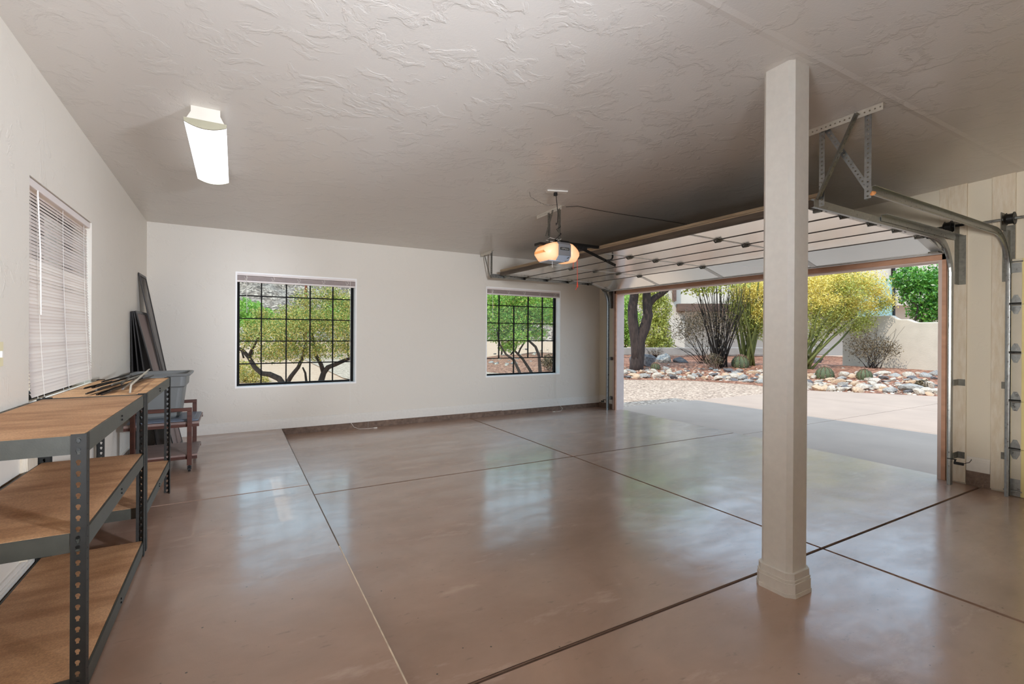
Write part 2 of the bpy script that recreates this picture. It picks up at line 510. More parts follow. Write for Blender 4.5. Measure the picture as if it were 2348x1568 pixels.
class MB:
    def __init__(self):
        self.v, self.f = [], []

    def add(self, vs, fs):
        k = len(self.v)
        self.v += [tuple(p) for p in vs]
        self.f += [tuple(i+k for i in f) for f in fs]
        return self

    def box(self, x0, x1, y0, y1, z0, z1):
        v = [(x, y, z) for z in (z0, z1) for y in (y0, y1) for x in (x0, x1)]
        return self.add(v, [(0, 2, 3, 1), (4, 5, 7, 6), (0, 1, 5, 4), (2, 6, 7, 3), (0, 4, 6, 2), (1, 3, 7, 5)])

    def bar(self, a, b, w, t, up=(0, 0, 1)):
        """Rectangular bar from a to b; w across, t along up."""
        a, b = Vector(a), Vector(b)
        d = (b-a).normalized()
        u = Vector(up)
        s = d.cross(u)
        if s.length < 1e-5:
            s = d.cross(Vector((1, 0, 0)))
        s.normalize()
        u = s.cross(d).normalized()
        v = []
        for p in (a, b):
            for i, j in ((-1, -1), (1, -1), (1, 1), (-1, 1)):
                v.append(p+s*(i*w/2)+u*(j*t/2))
        return self.add(v, [(3, 2, 1, 0), (4, 5, 6, 7), (0, 1, 5, 4), (1, 2, 6, 5), (2, 3, 7, 6), (3, 0, 4, 7)])

    def tube(self, pts, r, n=8, cap=True):
        pts = [Vector(p) for p in pts]
        rs = r if isinstance(r, (list, tuple)) else [r]*len(pts)
        vs, prev = [], None
        for i, p in enumerate(pts):
            t = (pts[min(i+1, len(pts)-1)]-pts[max(i-1, 0)]).normalized()
            if prev is None:
                s = t.cross(Vector((0, 0, 1)))
                if s.length < 1e-4:
                    s = t.cross(Vector((1, 0, 0)))
            else:
                s = prev-t*prev.dot(t)
            s.normalize()
            prev = s
            u = t.cross(s)
            for k in range(n):
                a = 2*math.pi*k/n
                vs.append(p+(s*math.cos(a)+u*math.sin(a))*rs[i])
        fs = []
        for i in range(len(pts)-1):
            for k in range(n):
                fs.append((i*n+k, i*n+(k+1) % n, (i+1)*n+(k+1) % n, (i+1)*n+k))
        if cap:
            fs.append(tuple(reversed(range(n))))
            fs.append(tuple(range((len(pts)-1)*n, len(pts)*n)))
        return self.add(vs, fs)

    def cyl(self, a, b, r, n=16):
        return self.tube([a, b], r, n)

    def prism(self, poly, axis, a, b):
        """Polygon in the two other axes, extruded from a to b along axis (0,1,2)."""
        n = len(poly)
        vs = []
        for t in (a, b):
            for p in poly:
                q = list(p)
                q.insert(axis, t)
                vs.append(q)
        fs = [tuple(reversed(range(n))), tuple(range(n, 2*n))]
        fs += [(i, (i+1) % n, n+(i+1) % n, n+i) for i in range(n)]
        return self.add(vs, fs)

    def sweep(self, path, prof, side):
        """Open profile (n, b) swept along a path; b runs along side, n along in-plane normal."""
        path = [Vector(p) for p in path]
        side = Vector(side)
        m = len(prof)
        vs = []
        for i, p in enumerate(path):
            t = (path[min(i+1, len(path)-1)]-path[max(i-1, 0)]).normalized()
            nn = t.cross(side).normalized()
            for a, b in prof:
                vs.append(p+nn*a+side*b)
        fs = [(i*m+k, i*m+k+1, (i+1)*m+k+1, (i+1)*m+k) for i in range(len(path)-1) for k in range(m-1)]
        return self.add(vs, fs)

    def plate(self, o, U, V, L, W, pitch, shape='round', r=0.005, first=None):
        """Thin plate of length L along U and width W along V with a row of real holes."""
        o, U, V = Vector(o), Vector(U).normalized(), Vector(V).normalized()
        n = max(1, int(L/pitch))
        pitch = L/n
        for c in range(n):
            c0, cx = c*pitch, (c+0.5)*pitch
            if first is not None and not first(c, n):
                self.add([o+U*c0-V*W/2, o+U*(c0+pitch)-V*W/2, o+U*(c0+pitch)+V*W/2, o+U*c0+V*W/2], [(0, 1, 2, 3)])
                continue
            hx, hy = pitch/2, W/2
            corner = math.atan2(hy, hx)
            an = [(q, None) for q in (corner, math.pi-corner, -corner, corner-math.pi)]
            if shape == 'round':
                an += [(-math.pi+2*math.pi*j/10+0.01, r) for j in range(10)]
            else:   # keyhole: round above, narrower slot below
                an += [(q, r) for q in (-2.55, -2.0, -1.4, -0.9, -0.45, 0.01, 0.45, 0.9, 1.4, 2.0, 2.55)]
                an += [(2.836, r*1.834), (-2.836, r*1.834), (math.pi-0.001, r*1.75)]
            an.sort()
            inn, out = [], []
            for i_, (a, ri) in enumerate(an):
                ca, sa = math.cos(a), math.sin(a)
                ro = min(hx/max(abs(ca), 1e-6), hy/max(abs(sa), 1e-6))
                if ri is None:
                    ri = r
                    if shape != 'round' and abs(a) > 2.56:
                        ri = r*0.55/max(abs(sa), 0.3)
                ri = min(ri, ro*0.9)
                inn.append(o+U*(cx+ca*ri)+V*(sa*ri))
                out.append(o+U*(cx+ca*ro)+V*(sa*ro))
            k = len(an)
            self.add(inn+out, [(i, (i+1) % k, k+(i+1) % k, k+i) for i in range(k)])
        return self

    def build(self, name, m, parent=None, bevel=0.0, smooth=False, solid=0.0, seg=2):
        me = bpy.data.meshes.new(name)
        me.from_pydata(self.v, [], self.f)
        me.materials.append(m)
        if smooth:
            me.polygons.foreach_set('use_smooth', [True]*len(me.polygons))
        o = bpy.data.objects.new(name, me)
        COL.objects.link(o)
        if parent is not None:
            o.parent = parent
            o.matrix_parent_inverse = Matrix.Translation(-parent_loc(parent))
        if solid:
            md = o.modifiers.new('thickness', 'SOLIDIFY')
            md.thickness = solid
            md.offset = 0
        if bevel:
            md = o.modifiers.new('bevel', 'BEVEL')
            md.width = bevel
            md.segments = seg
            md.limit_method = 'ANGLE'
            md.angle_limit = math.radians(40)
        return o


def parent_loc(p):
    v = Vector(p.location)
    if p.parent:
        v = v+p.matrix_parent_inverse.translation+parent_loc(p.parent)
    return v


def tag(o, label=None, cat=None, group=None, kind=None):
    if label:
        o['label'] = label
    if cat:
        o['category'] = cat
    if group:
        o['group'] = group
    if kind:
        o['kind'] = kind
    return o


def thing(name, label, cat, loc, group=None):
    o = bpy.data.objects.new(name, None)
    o.empty_display_size = 0.1
    o.location = loc
    COL.objects.link(o)
    return tag(o, label, cat, group, 'thing')


def struct(name, mb, m, **k):
    return tag(mb.build(name, m, **k), kind='structure')


def solo(name, mb, m, label, cat, group=None, **k):
    return tag(mb.build(name, m, **k), label, cat, group, 'thing')


def copy_tree(o, parent=None):
    c = o.copy()
    COL.objects.link(c)
    if parent is not None:
        c.parent = parent
    for ch in list(o.children):
        copy_tree(ch, c)
    return c


def np_mesh(name, verts, faces, m, parent=None, smooth=False):
    me = bpy.data.meshes.new(name)
    nv, nf = len(verts), len(faces)
    k = faces.shape[1]
    me.vertices.add(nv)
    me.vertices.foreach_set('co', verts.astype(np.float32).ravel())
    me.loops.add(nf*k)
    me.loops.foreach_set('vertex_index', faces.astype(np.int32).ravel())
    me.polygons.add(nf)
    me.polygons.foreach_set('loop_start', np.arange(0, nf*k, k, dtype=np.int32))
    me.polygons.foreach_set('loop_total', np.full(nf, k, dtype=np.int32))
    me.update(calc_edges=True)
    me.validate()
    me.materials.append(m)
    if smooth:
        me.polygons.foreach_set('use_smooth', np.ones(nf, dtype=bool))
    o = bpy.data.objects.new(name, me)
    COL.objects.link(o)
    if parent is not None:
        o.parent = parent
        o.matrix_parent_inverse = Matrix.Translation(-parent_loc(parent))
    return o


def leaves(name, m, parent, blobs, n, size, aspect=2.0, shell=0.45, droop=0.0):
    """Leaf quads scattered through ellipsoids [(centre, (rx, ry, rz))]."""
    vol = np.array([b[1][0]*b[1][1]*b[1][2] for b in blobs])**0.75
    cnt = np.maximum(1, (n*vol/vol.sum()).astype(int))
    P = []
    for (c, r), k in zip(blobs, cnt):
        d = nrs.normal(size=(k, 3))
        d /= np.linalg.norm(d, axis=1)[:, None]
        rad = nrs.uniform(shell, 1.0, size=k)**0.6
        rad *= 1+0.18*np.sin(d[:, 0]*7+c[0]*3)*np.cos(d[:, 2]*6+c[1]*2)
        P.append(np.array(c)+d*rad[:, None]*np.array(r))
    P = np.concatenate(P)
    k = len(P)
    a = nrs.normal(size=(k, 3))
    a[:, 2] -= droop
    a /= np.linalg.norm(a, axis=1)[:, None]
    b = np.cross(a, nrs.normal(size=(k, 3)))
    b /= np.linalg.norm(b, axis=1)[:, None]
    s = size*nrs.uniform(0.6, 1.3, size=k)[:, None]
    A, B = a*s*aspect*0.5, b*s*0.5
    V = np.stack([P-A, P+B*0.9-A*0.1, P+A, P-B*0.9-A*0.1], axis=1).reshape(-1, 3)
    F = np.arange(4*k).reshape(k, 4)
    return np_mesh(name, V, F, m, parent)


def branch(a, b, r0, r1, wob=0.1, n=6):
    a, b = Vector(a), Vector(b)
    L = (b-a).length
    pts = []
    for i in range(n+1):
        t = i/n
        p = a.lerp(b, t)
        if 0 < i < n:
            p += Vector((rnd.uniform(-1, 1), rnd.uniform(-1, 1), rnd.uniform(-.5, .5)))*wob*L*0.5
        pts.append(p)
    return pts, [r0+(r1-r0)*i/n for i in range(n+1)]

# ------------------------------------------------------------------ room
XL, YF, XI, XO = -0.946, 7.35, 6.26, 6.42     # left wall, far wall, door wall inner and outer face
YB = -4.6                                      # back of the garage, behind the eye
LEDGE = 0.09
RIDGE = 1.43


def zf(x, y):
    cl = lambda t, hi=1.0: max(0.0, min(hi, t))
    return -0.043*cl((x-1)/5.4)*cl((6.85-y)/4.8, 1.2)


def zc(x, y):
    if y < RIDGE:
        y = 2*RIDGE-y
    return 2.777+(7.35-y)*(0.0195+0.0075*(x+0.95)/7.2)


# floor slabs with filled joints
fl = MB()
xs = [0.56, 3.426, 6.40]
ys = [YB, -1.0, 1.737, 4.478, YF+0.01]
g = 0.011
for i in range(len(xs)-1):
    for j in range(len(ys)-1):
        x0, x1 = xs[i]+(g if i else 0), xs[i+1]-(g if i < len(xs)-2 else 0)
        y0, y1 = ys[j]+(g if j else 0), ys[j+1]-(g if j < len(ys)-2 else 0)
        c = [(x0, y0), (x1, y0), (x1, y1), (x0, y1)]
        NX = 8
        for a in range(NX):
            for b in range(NX):
                xa, xb = x0+(x1-x0)*a/NX, x0+(x1-x0)*(a+1)/NX
                ya, yb = y0+(y1-y0)*b/NX, y0+(y1-y0)*(b+1)/NX
                fl.add([(xa, ya, zf(xa, ya)), (xb, ya, zf(xb, ya)), (xb, yb, zf(xb, yb)), (xa, yb, zf(xa, yb))], [(0, 1, 2, 3)])
        for (p, q) in zip(c, c[1:]+c[:1]):
            fl.add([(p[0], p[1], zf(*p)), (q[0], q[1], zf(*q)), (q[0], q[1], zf(*q)-0.1), (p[0], p[1], zf(*p)-0.1)], [(3, 2, 1, 0)])
floor = struct('floor', fl, M_floor)
led = MB()
for y0, y1 in ((YB, -0.7+4.49-4.49), (-0.7+0.008, 4.480), (4.500, YF+0.01)):
    led.box(XL-0.02, 0.566, y0, y1, -0.1, LEDGE)
ledge = struct('floor_ledge', led, M_floor)
jf = MB()
jf.box(0.55, 6.40, YB, YF, -0.16, -0.062)
for x in xs[1:-1]:
    for j in range(len(ys)-1):
        n = 8
        for k in range(n):
            ya, yb = ys[j]+(ys[j+1]-ys[j])*k/n, ys[j]+(ys[j+1]-ys[j])*(k+1)/n
            z = zf(x, (ya+yb)/2)-0.010
            jf.add([(x-g*1.2, ya, z), (x+g*1.2, ya, z), (x+g*1.2, yb, z), (x-g*1.2, yb, z)], [(0, 1, 2, 3)])
for y in ys[1:-1]:
    for k in range(12):
        xa, xb = 0.56+5.84*k/12, 0.56+5.84*(k+1)/12
        za, zb = zf(xa, y)-0.010, zf(xb, y)-0.010
        jf.add([(xa, y-g*1.2, za), (xb, y-g*1.2, zb), (xb, y+g*1.2, zb), (xa, y+g*1.2, za)], [(0, 1, 2, 3)])
jf.box(XL, 0.56, 4.478, 4.502, -0.05, LEDGE-0.022)
struct('floor_joints', jf, M_groove)
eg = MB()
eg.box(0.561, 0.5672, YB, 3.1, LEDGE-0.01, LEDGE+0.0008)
struct('trim_9', eg, mat('slab_edge_highlight', (226, 206, 182), 0.6, var=0.2, scale=14))  # pale strip paints the bright highlight along the bare step edge
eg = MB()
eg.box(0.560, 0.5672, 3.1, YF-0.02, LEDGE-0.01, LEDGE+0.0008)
struct('trim_10', eg, mat('slab_edge_shade', (104, 84, 68), 0.7, var=0.35, scale=9))  # dark strip paints the shaded line of the step edge

# ceiling, two shallow slopes meeting at a ridge
ce = MB()
cols = [XL-0.1, 1.5, 3.5, 5.0, XI+0.12]
rows = [YB, -1.5, RIDGE-0.03, RIDGE, RIDGE+0.03, 3.5, 5.5, YF+0.1]
nr = len(rows)
for up in (0.0, 0.06):
    for x in cols:
        for y in rows:
            dz = -0.004 if abs(y-RIDGE) < 0.01 else 0.0
            ce.v.append((x, y, zc(x, y)+up+dz))
off = len(cols)*nr
for i in range(len(cols)-1):
    for j in range(nr-1):
        a, b, c_, d = i*nr+j, (i+1)*nr+j, (i+1)*nr+j+1, i*nr+j+1
        ce.f.append((a, d, c_, b))
        ce.f.append((off+a, off+b, off+c_, off+d))
struct('ceiling', ce, M_ceil)
rf = MB()
rf.box(-1.95, 6.55, YB-0.3, 7.65, 3.06, 3.24)
struct('roof', rf, M_house)

# walls
ZT = 3.1


def wall_y(mb, y0, y1, x0, x1, z0, z1, holes):
    """Wall across x with rectangular holes [(xa, xb, za, zb)], left to right."""
    cur = x0
    for xa, xb, za, zb in holes:
        mb.box(cur, xa, y0, y1, z0, z1)
        mb.box(xa, xb, y0, y1, z0, za)
        mb.box(xa, xb, y0, y1, zb, z1)
        cur = xb
    mb.box(cur, x1, y0, y1, z0, z1)


W1 = (0.0, 1.57, 0.674, 2.232)
W2 = (3.735, 5.31, 0.674, 2.243)
wf = MB()
wall_y(wf, YF, YF+0.20, XL-0.20, XO, -0.1, ZT, [W1, W2])
struct('wall_far', wf, M_wall)
WL = (3.475, 4.746, 1.0, 2.236)
wl_ = MB()
wl_.box(XL-0.20, XL, YB, WL[0], -0.1, ZT)
wl_.box(XL-0.20, XL, WL[0], WL[1], -0.1, WL[2])
wl_.box(XL-0.20, XL, WL[0], WL[1], WL[3], ZT)
wl_.box(XL-0.20, XL, WL[1], YF, -0.1, ZT)
struct('wall_left', wl_, M_wall)
wr = MB()
DY0, DY1, DZ = 2.06, 6.85, 2.185
wr.box(XI, XO, DY1+0.03, YF, -0.1, ZT)
wr.box(XI, XO, DY0-0.03, DY1+0.03, DZ+0.03, ZT)
wr.box(XI, XO, 1.44, DY0-0.03, -0.1, ZT)
wr.box(XI, XO, -0.95, 1.44, 2.10, ZT)
wr.box(XI, XO, YB, -0.95, -0.1, ZT)
struct('wall_right', wr, M_wallr)
wb = MB()
wb.box(XL-0.2, XO, YB-0.2, YB, -0.1, ZT)
struct('wall_back', wb, M_wall)

# column with moulded foot
cx0, cx1, cy0, cy1 = 2.612, 2.792, 1.487, 1.664
ch = 0.024


def octo(x0, x1, y0, y1, c):
    return [(x0+c, y0), (x1-c, y0), (x1, y0+c), (x1, y1-c), (x1-c, y1), (x0+c, y1), (x0, y1-c), (x0, y0+c)]


co = MB()
co.prism(octo(cx0, cx1, cy0, cy1, ch), 2, -0.05, 3.0)
column = struct('column', co, M_trim)
cb = MB()
zb = zf(2.7, 1.5)
for (h0, h1, e) in ((0.0, 0.022, 0.024), (0.022, 0.075, 0.021), (0.075, 0.084, 0.0165), (0.084, 0.092, 0.019), (0.092, 0.128, 0.014)):
    cb.prism(octo(cx0-e, cx1+e, cy0-e, cy1+e, ch+e*0.55), 2, zb+h0-(0.02 if h0 == 0 else 0), zb+h1)
struct('trim_1', cb, M_trim)

# baseboards and exposed stem wall


def baseboard_y(mb, x0, x1, y, z, s=-1):
    for z0, z1, t in ((0, 0.095, 0.016), (0.095, 0.105, 0.012), (0.105, 0.113, 0.014), (0.113, 0.138, 0.009)):
        mb.box(x0, x1, *(sorted((y, y+s*t))), z+z0, z+z1)


bbf = MB()
baseboard_y(bbf, XL, 4.05, YF, LEDGE)
baseboard_y(bbf, 4.052, XI, YF, LEDGE-0.006)
struct('baseboard_far', bbf, M_trim)
bbl = MB()
for z0, z1, t in ((0, 0.095, 0.016), (0.095, 0.105, 0.012), (0.105, 0.113, 0.014), (0.113, 0.138, 0.009)):
    bbl.box(XL, XL+t, YB, YF-0.016, LEDGE+z0, LEDGE+z1)
struct('baseboard_left', bbl, M_trim)
bbr = MB()
for y0, y1 in ((6.96, YF-0.016), (1.665, 1.835)):
    for z0, z1, t in ((0, 0.095, 0.016), (0.095, 0.105, 0.012), (0.105, 0.113, 0.014), (0.113, 0.138, 0.009)):
        bbr.box(XI-t, XI, y0, y1, 0.10+z0, 0.10+z1)
struct('baseboard_right', bbr, M_trim)
cu = MB()
xx = 0.567
while xx < XI:
    w = min(1.18, XI-xx)
    cu.box(xx+0.002, xx+w-0.002, YF-0.008, YF+0.02, -0.06, LEDGE+0.002)
    xx += w
cu.box(XI-0.008, XI+0.02, 6.96, YF-0.008, -0.08, 0.102)
cu.box(XI-0.008, XI+0.02, 1.66, 1.84, -0.08, 0.102)
struct('trim_2', cu, M_curb)

# painted boards beside the door openings
pb = MB()
pb.box(XI-0.022, XI, 1.84, 1.985, -0.03, 2.96)
pb.box(XI-0.022, XI, 1.50, 1.662, -0.03, 2.96)
pb.box(XI-0.012, XI, 1.985, 2.06, 2.28, 2.96)
struct('trim_3', pb, M_oldwood, bevel=0.004)
jb = MB()
jb.box(XI, XO+0.02, DY1, DY1+0.035, -0.05, DZ+0.03)
jb.box(XI, XO+0.02, DY0-0.035, DY0, -0.06, DZ+0.03)
jb.box(XI, XO+0.02, DY0-0.03, DY1+0.03, DZ, DZ+0.035)
jb.box(XI-0.022, XI, DY0-0.032, DY0, -0.045, DZ+0.012)
jb.box(XI-0.010, XI, 6.9, 6.955, -0.02, 2.26)
struct('trim_4', jb, M_pinktrim)
bs = MB()
bs.box(XI-0.028, XI, DY1+0.002, DY1+0.042, -0.01, DZ+0.078)
bs.box(XI-0.028, XI, DY0-0.066, DY0-0.032, -0.05, DZ+0.078)
bs.box(XI-0.028, XI, DY0-0.066, DY1+0.042, DZ+0.014, DZ+0.078)
struct('trim_5', bs, M_brownwood)
h2 = MB()
h2.box(XI-0.022, XI, -1.0, 1.405, 2.25, 2.44)
struct('trim_6', h2, M_oldwood, bevel=0.004)
h3 = MB()
h3.box(XI-0.03, XI, -1.0, 1.40, 2.205, 2.25)
struct('trim_7', h3, M_brownwood)
wd = MB()
wd.box(XL, XL+0.03, 3.36, 3.50, LEDGE+0.14, 0.98)
struct('trim_8', wd, M_oldwood)

# windows in the far wall: dark frame, dark grille bars, pane, white reveal sill


M_liner = mat('white_window_liner', (244, 242, 238), 0.4, var=0.01)


def far_window(name, w, bars_v, bars_h):
    x0, x1, z0, z1 = w
    yy = YF+0.135
    ln = MB()
    q = 0.020
    for a in ((x0, x0+q, z0, z1), (x1-q, x1, z0, z1), (x0+q, x1-q, z0, z0+q), (x0+q, x1-q, z1-q, z1)):
        ln.box(a[0], a[1], YF+0.004, yy+0.004, a[2], a[3])
    fr = MB()
    t = 0.034
    x0, x1, z0, z1 = x0+q*0.9, x1-q*0.9, z0+q*0.9, z1-q*0.9
    fr.box(x0, x0+t, yy, yy+0.05, z0, z1)
    fr.box(x1-t, x1, yy, yy+0.05, z0, z1)
    fr.box(x0+t, x1-t, yy, yy+0.05, z0, z0+t*0.8)
    fr.box(x0+t, x1-t, yy, yy+0.05, z1-t, z1)
    win = tag(fr.build(name, M_black), kind='structure')
    ln.build('window_liner', M_liner, win)
    gb = MB()
    for x, za, zb_ in bars_v:
        gb.box(x-0.008, x+0.008, yy+0.005, yy+0.03, za, zb_)
    for z in bars_h:
        gb.box(x0+t, x1-t, yy+0.006, yy+0.028, z-0.0075, z+0.0075)
    gb.build('grille_bars', M_black, win)
    gl = MB()
    gl.box(x0+0.02, x1-0.02, yy+0.034, yy+0.040, z0+0.02, z1-0.02)
    gl.build('pane', M_glass, win)
    return win


dz1 = (W1[3]-W1[2])/5
bh1 = [W1[2]+0.005+dz1*k for k in range(1, 5)]
far_window('window_1', W1, [(W1[0]+1.57*k/5, W1[2], W1[3]) for k in range(1, 5)], bh1)
dz2 = (W2[3]-W2[2])/5
bh2 = [W2[2]+0.005+dz2*k for k in range(1, 5)]
cw = 1.575/5
far_window('window_2', W2, [(W2[0]+cw*1.06, bh2[0], W2[3]), (W2[0]+cw*2.03, W2[2], bh2[3]), (W2[0]+cw*3.0, bh2[0], W2[3]), (W2[0]+cw*4.0, bh2[0], W2[3])], bh2)
# window in the left wall
fr = MB()
xx0 = XL-0.16
for a in ((WL[0], WL[0]+0.04, WL[2], WL[3]), (WL[1]-0.04, WL[1], WL[2], WL[3]), (WL[0]+.04, WL[1]-.04, WL[2], WL[2]+0.04), (WL[0]+.04, WL[1]-.04, WL[3]-0.04, WL[3]), (4.09, 4.13, WL[2]+.04, WL[3]-.04)):
    fr.box(xx0, xx0+0.05, *a)
win3 = tag(fr.build('window_3', M_black), kind='structure')
gl = MB()
gl.box(xx0+0.02, xx0+0.026, WL[0]+0.02, WL[1]-0.02, WL[2]+0.02, WL[3]-0.02)
gl.build('pane', M_glass, win3)

# ------------------------------------------------------------------ blinds


def raised_blind(label, w, cordx, cord_end):
    x0, x1, z0, z1 = w
    t = thing('window_blind', label, 'blind', ((x0+x1)/2, YF+0.03, z1), 'raised blinds of the far wall')
    hr = MB().box(x0+0.012, x1-0.012, YF+0.012, YF+0.055, z1-0.046, z1-0.002)
    hr.build('headrail', M_blind, t, bevel=0.004)
    st = MB()
    zt = z1-0.05
    for k in range(14):
        st.box(x0+0.02, x1-0.02, YF+0.018+0.002*(k % 3), YF+0.048+0.002*(k % 2), zt-0.0042*(k+1)+0.0008, zt-0.0042*k)
    st.build('slats', M_blindstack, t)
    br = MB().box(x0+0.02, x1-0.02, YF+0.016, YF+0.050, zt-0.084, zt-0.0605)
    br.build('bottom_rail', M_blind, t, bevel=0.003)
    n = 5
    for k in range(n):
        lc = MB()
        xc = x0+0.13+(x1-x0-0.26)*k/(n-1)
        lc.tube([(xc, YF+0.013, z1-0.046), (xc+0.012, YF+0.009, z1-0.075), (xc-0.01, YF+0.008, z1-0.10), (xc+0.02, YF+0.009, z1-0.118), (xc, YF+0.012, z1-0.128)], 0.0025, 5)
        lc.tube([(xc-0.03, YF+0.012, z1-0.06), (xc-0.012, YF+0.006, z1-0.095), (xc-0.034, YF+0.01, z1-0.12)], 0.002, 5)
        lc.build('ladder_cord', M_cord, t)
    wa = MB().tube([(x0+0.13, YF+0.008, z1-0.046), (x0+0.134, YF+0.010, z1-0.55)], 0.0028, 6)
    wa.build('tilt_wand', M_cord, t)
    pc = MB()
    pts = [(cordx, YF-0.005, z1-0.046), (cordx, YF-0.008, z0+0.2), (cordx, YF-0.018, z0-0.05), (cordx-0.005, YF-0.03, 0.25)]+cord_end
    pc.tube(pts, 0.0026, 6)
    pc.tube([pts[-1], Vector(pts[-1])+Vector((0.05, -0.012, 0.0))], [0.006, 0.008], 6)
    pc.build('pull_cord', M_cord, t)


raised_blind('raised off-white blind at the top of the wider-looking far window facing the mountain', W1, 1.475,
             [(1.49, YF-0.04, 0.09), (1.53, YF-0.06, 0.03), (1.60, YF-0.11, 0.006), (1.66, YF-0.10, 0.006), (1.72, YF-0.12, 0.006), (1.80, YF-0.12, 0.006)])
raised_blind('raised off-white blind at the top of the far window beside the garage door track', W2, 5.20,
             [(5.24, YF-0.05, 0.12), (5.30, YF-0.09, 0.045), (5.24, YF-0.13, 0.008), (5.12, YF-0.15, 0.008), (5.04, YF-0.14, 0.008)])

# lowered mini blind in the left window
lb = thing('window_blind', 'lowered white mini blind with sunlight showing through its slats, above the shelving', 'blind', (XL-0.03, (WL[0]+WL[1])/2, WL[3]))
by0, by1 = WL[0]+0.012, WL[1]-0.012
MB().box(XL-0.055, XL-0.008, by0, by1, WL[3]-0.045, WL[3]-0.003).build('headrail', M_blind, lb, bevel=0.004)


def bx(z):
    return XL-0.030+0.035*((WL[3]-z)/1.2)**2


sl = MB()
z = WL[3]-0.062
NS = 0
while z > WL[2]+0.05:
    x = bx(z)
    tilt = math.radians(64+4*math.sin(NS*1.7))
    dx, dzz = 0.0125*math.cos(tilt), 0.0125*math.sin(tilt)
    n = 3
    bow = 0.0022
    sag = 0.003*math.sin(NS*0.9)
    vs = []
    for yy in (by0, by1):
        for k in range(n+1):
            s = -1+2*k/n
            c = bow*(1-s*s)
            vs.append((x+dx*s+c*math.sin(tilt), yy, z-dzz*s+c*math.cos(tilt)+(sag if yy == by1 else 0)))
    sl.add(vs, [(k, k+1, n+2+k, n+1+k) for k in range(n)])
    z -= 0.0195
    NS += 1
sl.build('slats', leafmat('blind_slat_vinyl', (222, 208, 201), (230, 218, 211), 0.38, 0.4), lb, smooth=True)
MB().box(bx(WL[2]+0.03)-0.013, bx(WL[2]+0.03)+0.013, by0, by1, WL[2]+0.012, WL[2]+0.030).build('bottom_rail', M_blind, lb, bevel=0.003)
for yy in (by0+0.16, (by0+by1)/2, by1-0.13):
    lc = MB()
    for s in (-1, 1):
        lc.tube([(bx(zz)+s*0.0135, yy, zz) for zz in np.linspace(WL[3]-0.05, WL[2]+0.03, 9)], 0.0011, 4)
    lc.build('ladder_cord', M_cord, lb)
MB().tube([(XL-0.008, by0+0.14, WL[3]-0.045), (XL+0.004, by0+0.142, WL[3]-0.40), (XL+0.006, by0+0.145, 1.50)], 0.0035, 6).build('tilt_wand', M_cord, lb)

# ------------------------------------------------------------------ left wall switch plate
sw = thing('light_switch', 'small ivory switch plate on the left wall near the blind', 'switch', (XL, 3.09, 1.30))
MB().box(XL, XL+0.006, 3.055, 3.135, 1.243, 1.357).build('cover_plate', mat('ivory_plastic', (226, 216, 176), 0.4, var=0.02), sw, bevel=0.002)
MB().box(XL+0.006, XL+0.016, 3.088, 3.100, 1.285, 1.315).build('toggle', M_cord, sw)

# ------------------------------------------------------------------ shelving units


def shelving(label, y0, y1, levels):
    x0, x1 = -0.922, -0.46
    t = thing('shelving_unit', label, 'shelf', ((x0+x1)/2, (y0+y1)/2, LEDGE), 'steel shelving along the left wall')
    pw = 0.042
    top = levels[0][0]+0.006
    for ix, (xp, sx) in enumerate(((x1, -1), (x0, 1))):
        for iy, (yp, sy) in enumerate(((y0, 1), (y1, -1))):
            post = MB()
            hidden = lambda c, n: True
            post.plate((xp+sx*pw/2, yp, LEDGE), (0, 0, 1), (1, 0, 0), top-LEDGE, pw, 0.0385, 'key', 0.0075)
            post.plate((xp, yp+sy*pw/2, LEDGE), (0, 0, 1), (0, 1, 0), top-LEDGE, pw, 0.0385, 'round', 0.003)
            post.build('post', M_postmetal, t, solid=0.0022)
    for zt, hh in levels:
        zb_ = zt-hh
        for xp, sx in ((x1, -1), (x0, 1)):
            bm_ = MB()
            bm_.box(*sorted((xp+sx*0.0025, xp+sx*0.006)), y0+0.004, y1-0.004, zb_, zt)
            bm_.box(*sorted((xp+sx*0.006, xp+sx*0.034)), y0+0.004, y1-0.004, zt-0.014, zt-0.011)
            bm_.box(*sorted((xp+sx*0.006, xp+sx*0.010)), y0+0.004, y1-0.004, zt-0.011, zt)
            b = bm_.build('long_beam', M_shelfmetal, t)
            yy = (y0*0.5+y1*0.5)-0.02
            for zz in (zb_+hh*0.35, zb_+hh*0.62):
                MB().cyl((xp-sx*0.0035, yy, zz), (xp+sx*0.003, yy, zz), 0.0045, 8).build('rivet', M_rivet, b)
        for yp, sy in ((y0, 1), (y1, -1)):
            bm_ = MB()
            bm_.box(x0+0.004, x1-0.004, *sorted((yp+sy*0.003, yp+sy*0.006)), zb_, zt)
            bm_.box(x0+0.01, x1-0.01, *sorted((yp+sy*0.006, yp+sy*0.030)), zt-0.014, zt-0.011)
            b = bm_.build('end_beam', M_shelfmetal, t)
            for xx_ in (x0+pw/2, x1-pw/2):
                for zz in (zb_+hh*0.25, zb_+hh*0.75):
                    MB().cyl((xx_, yp-sy*0.004, zz), (xx_, yp+sy*0.004, zz), 0.006, 10).build('rivet', M_rivet, b)
        bd = MB().box(x0+0.012, x1-0.012, y0+0.008, y1-0.008, zt-0.011, zt+0.001)
        bd.build('shelf_board', M_board, t)
    return t


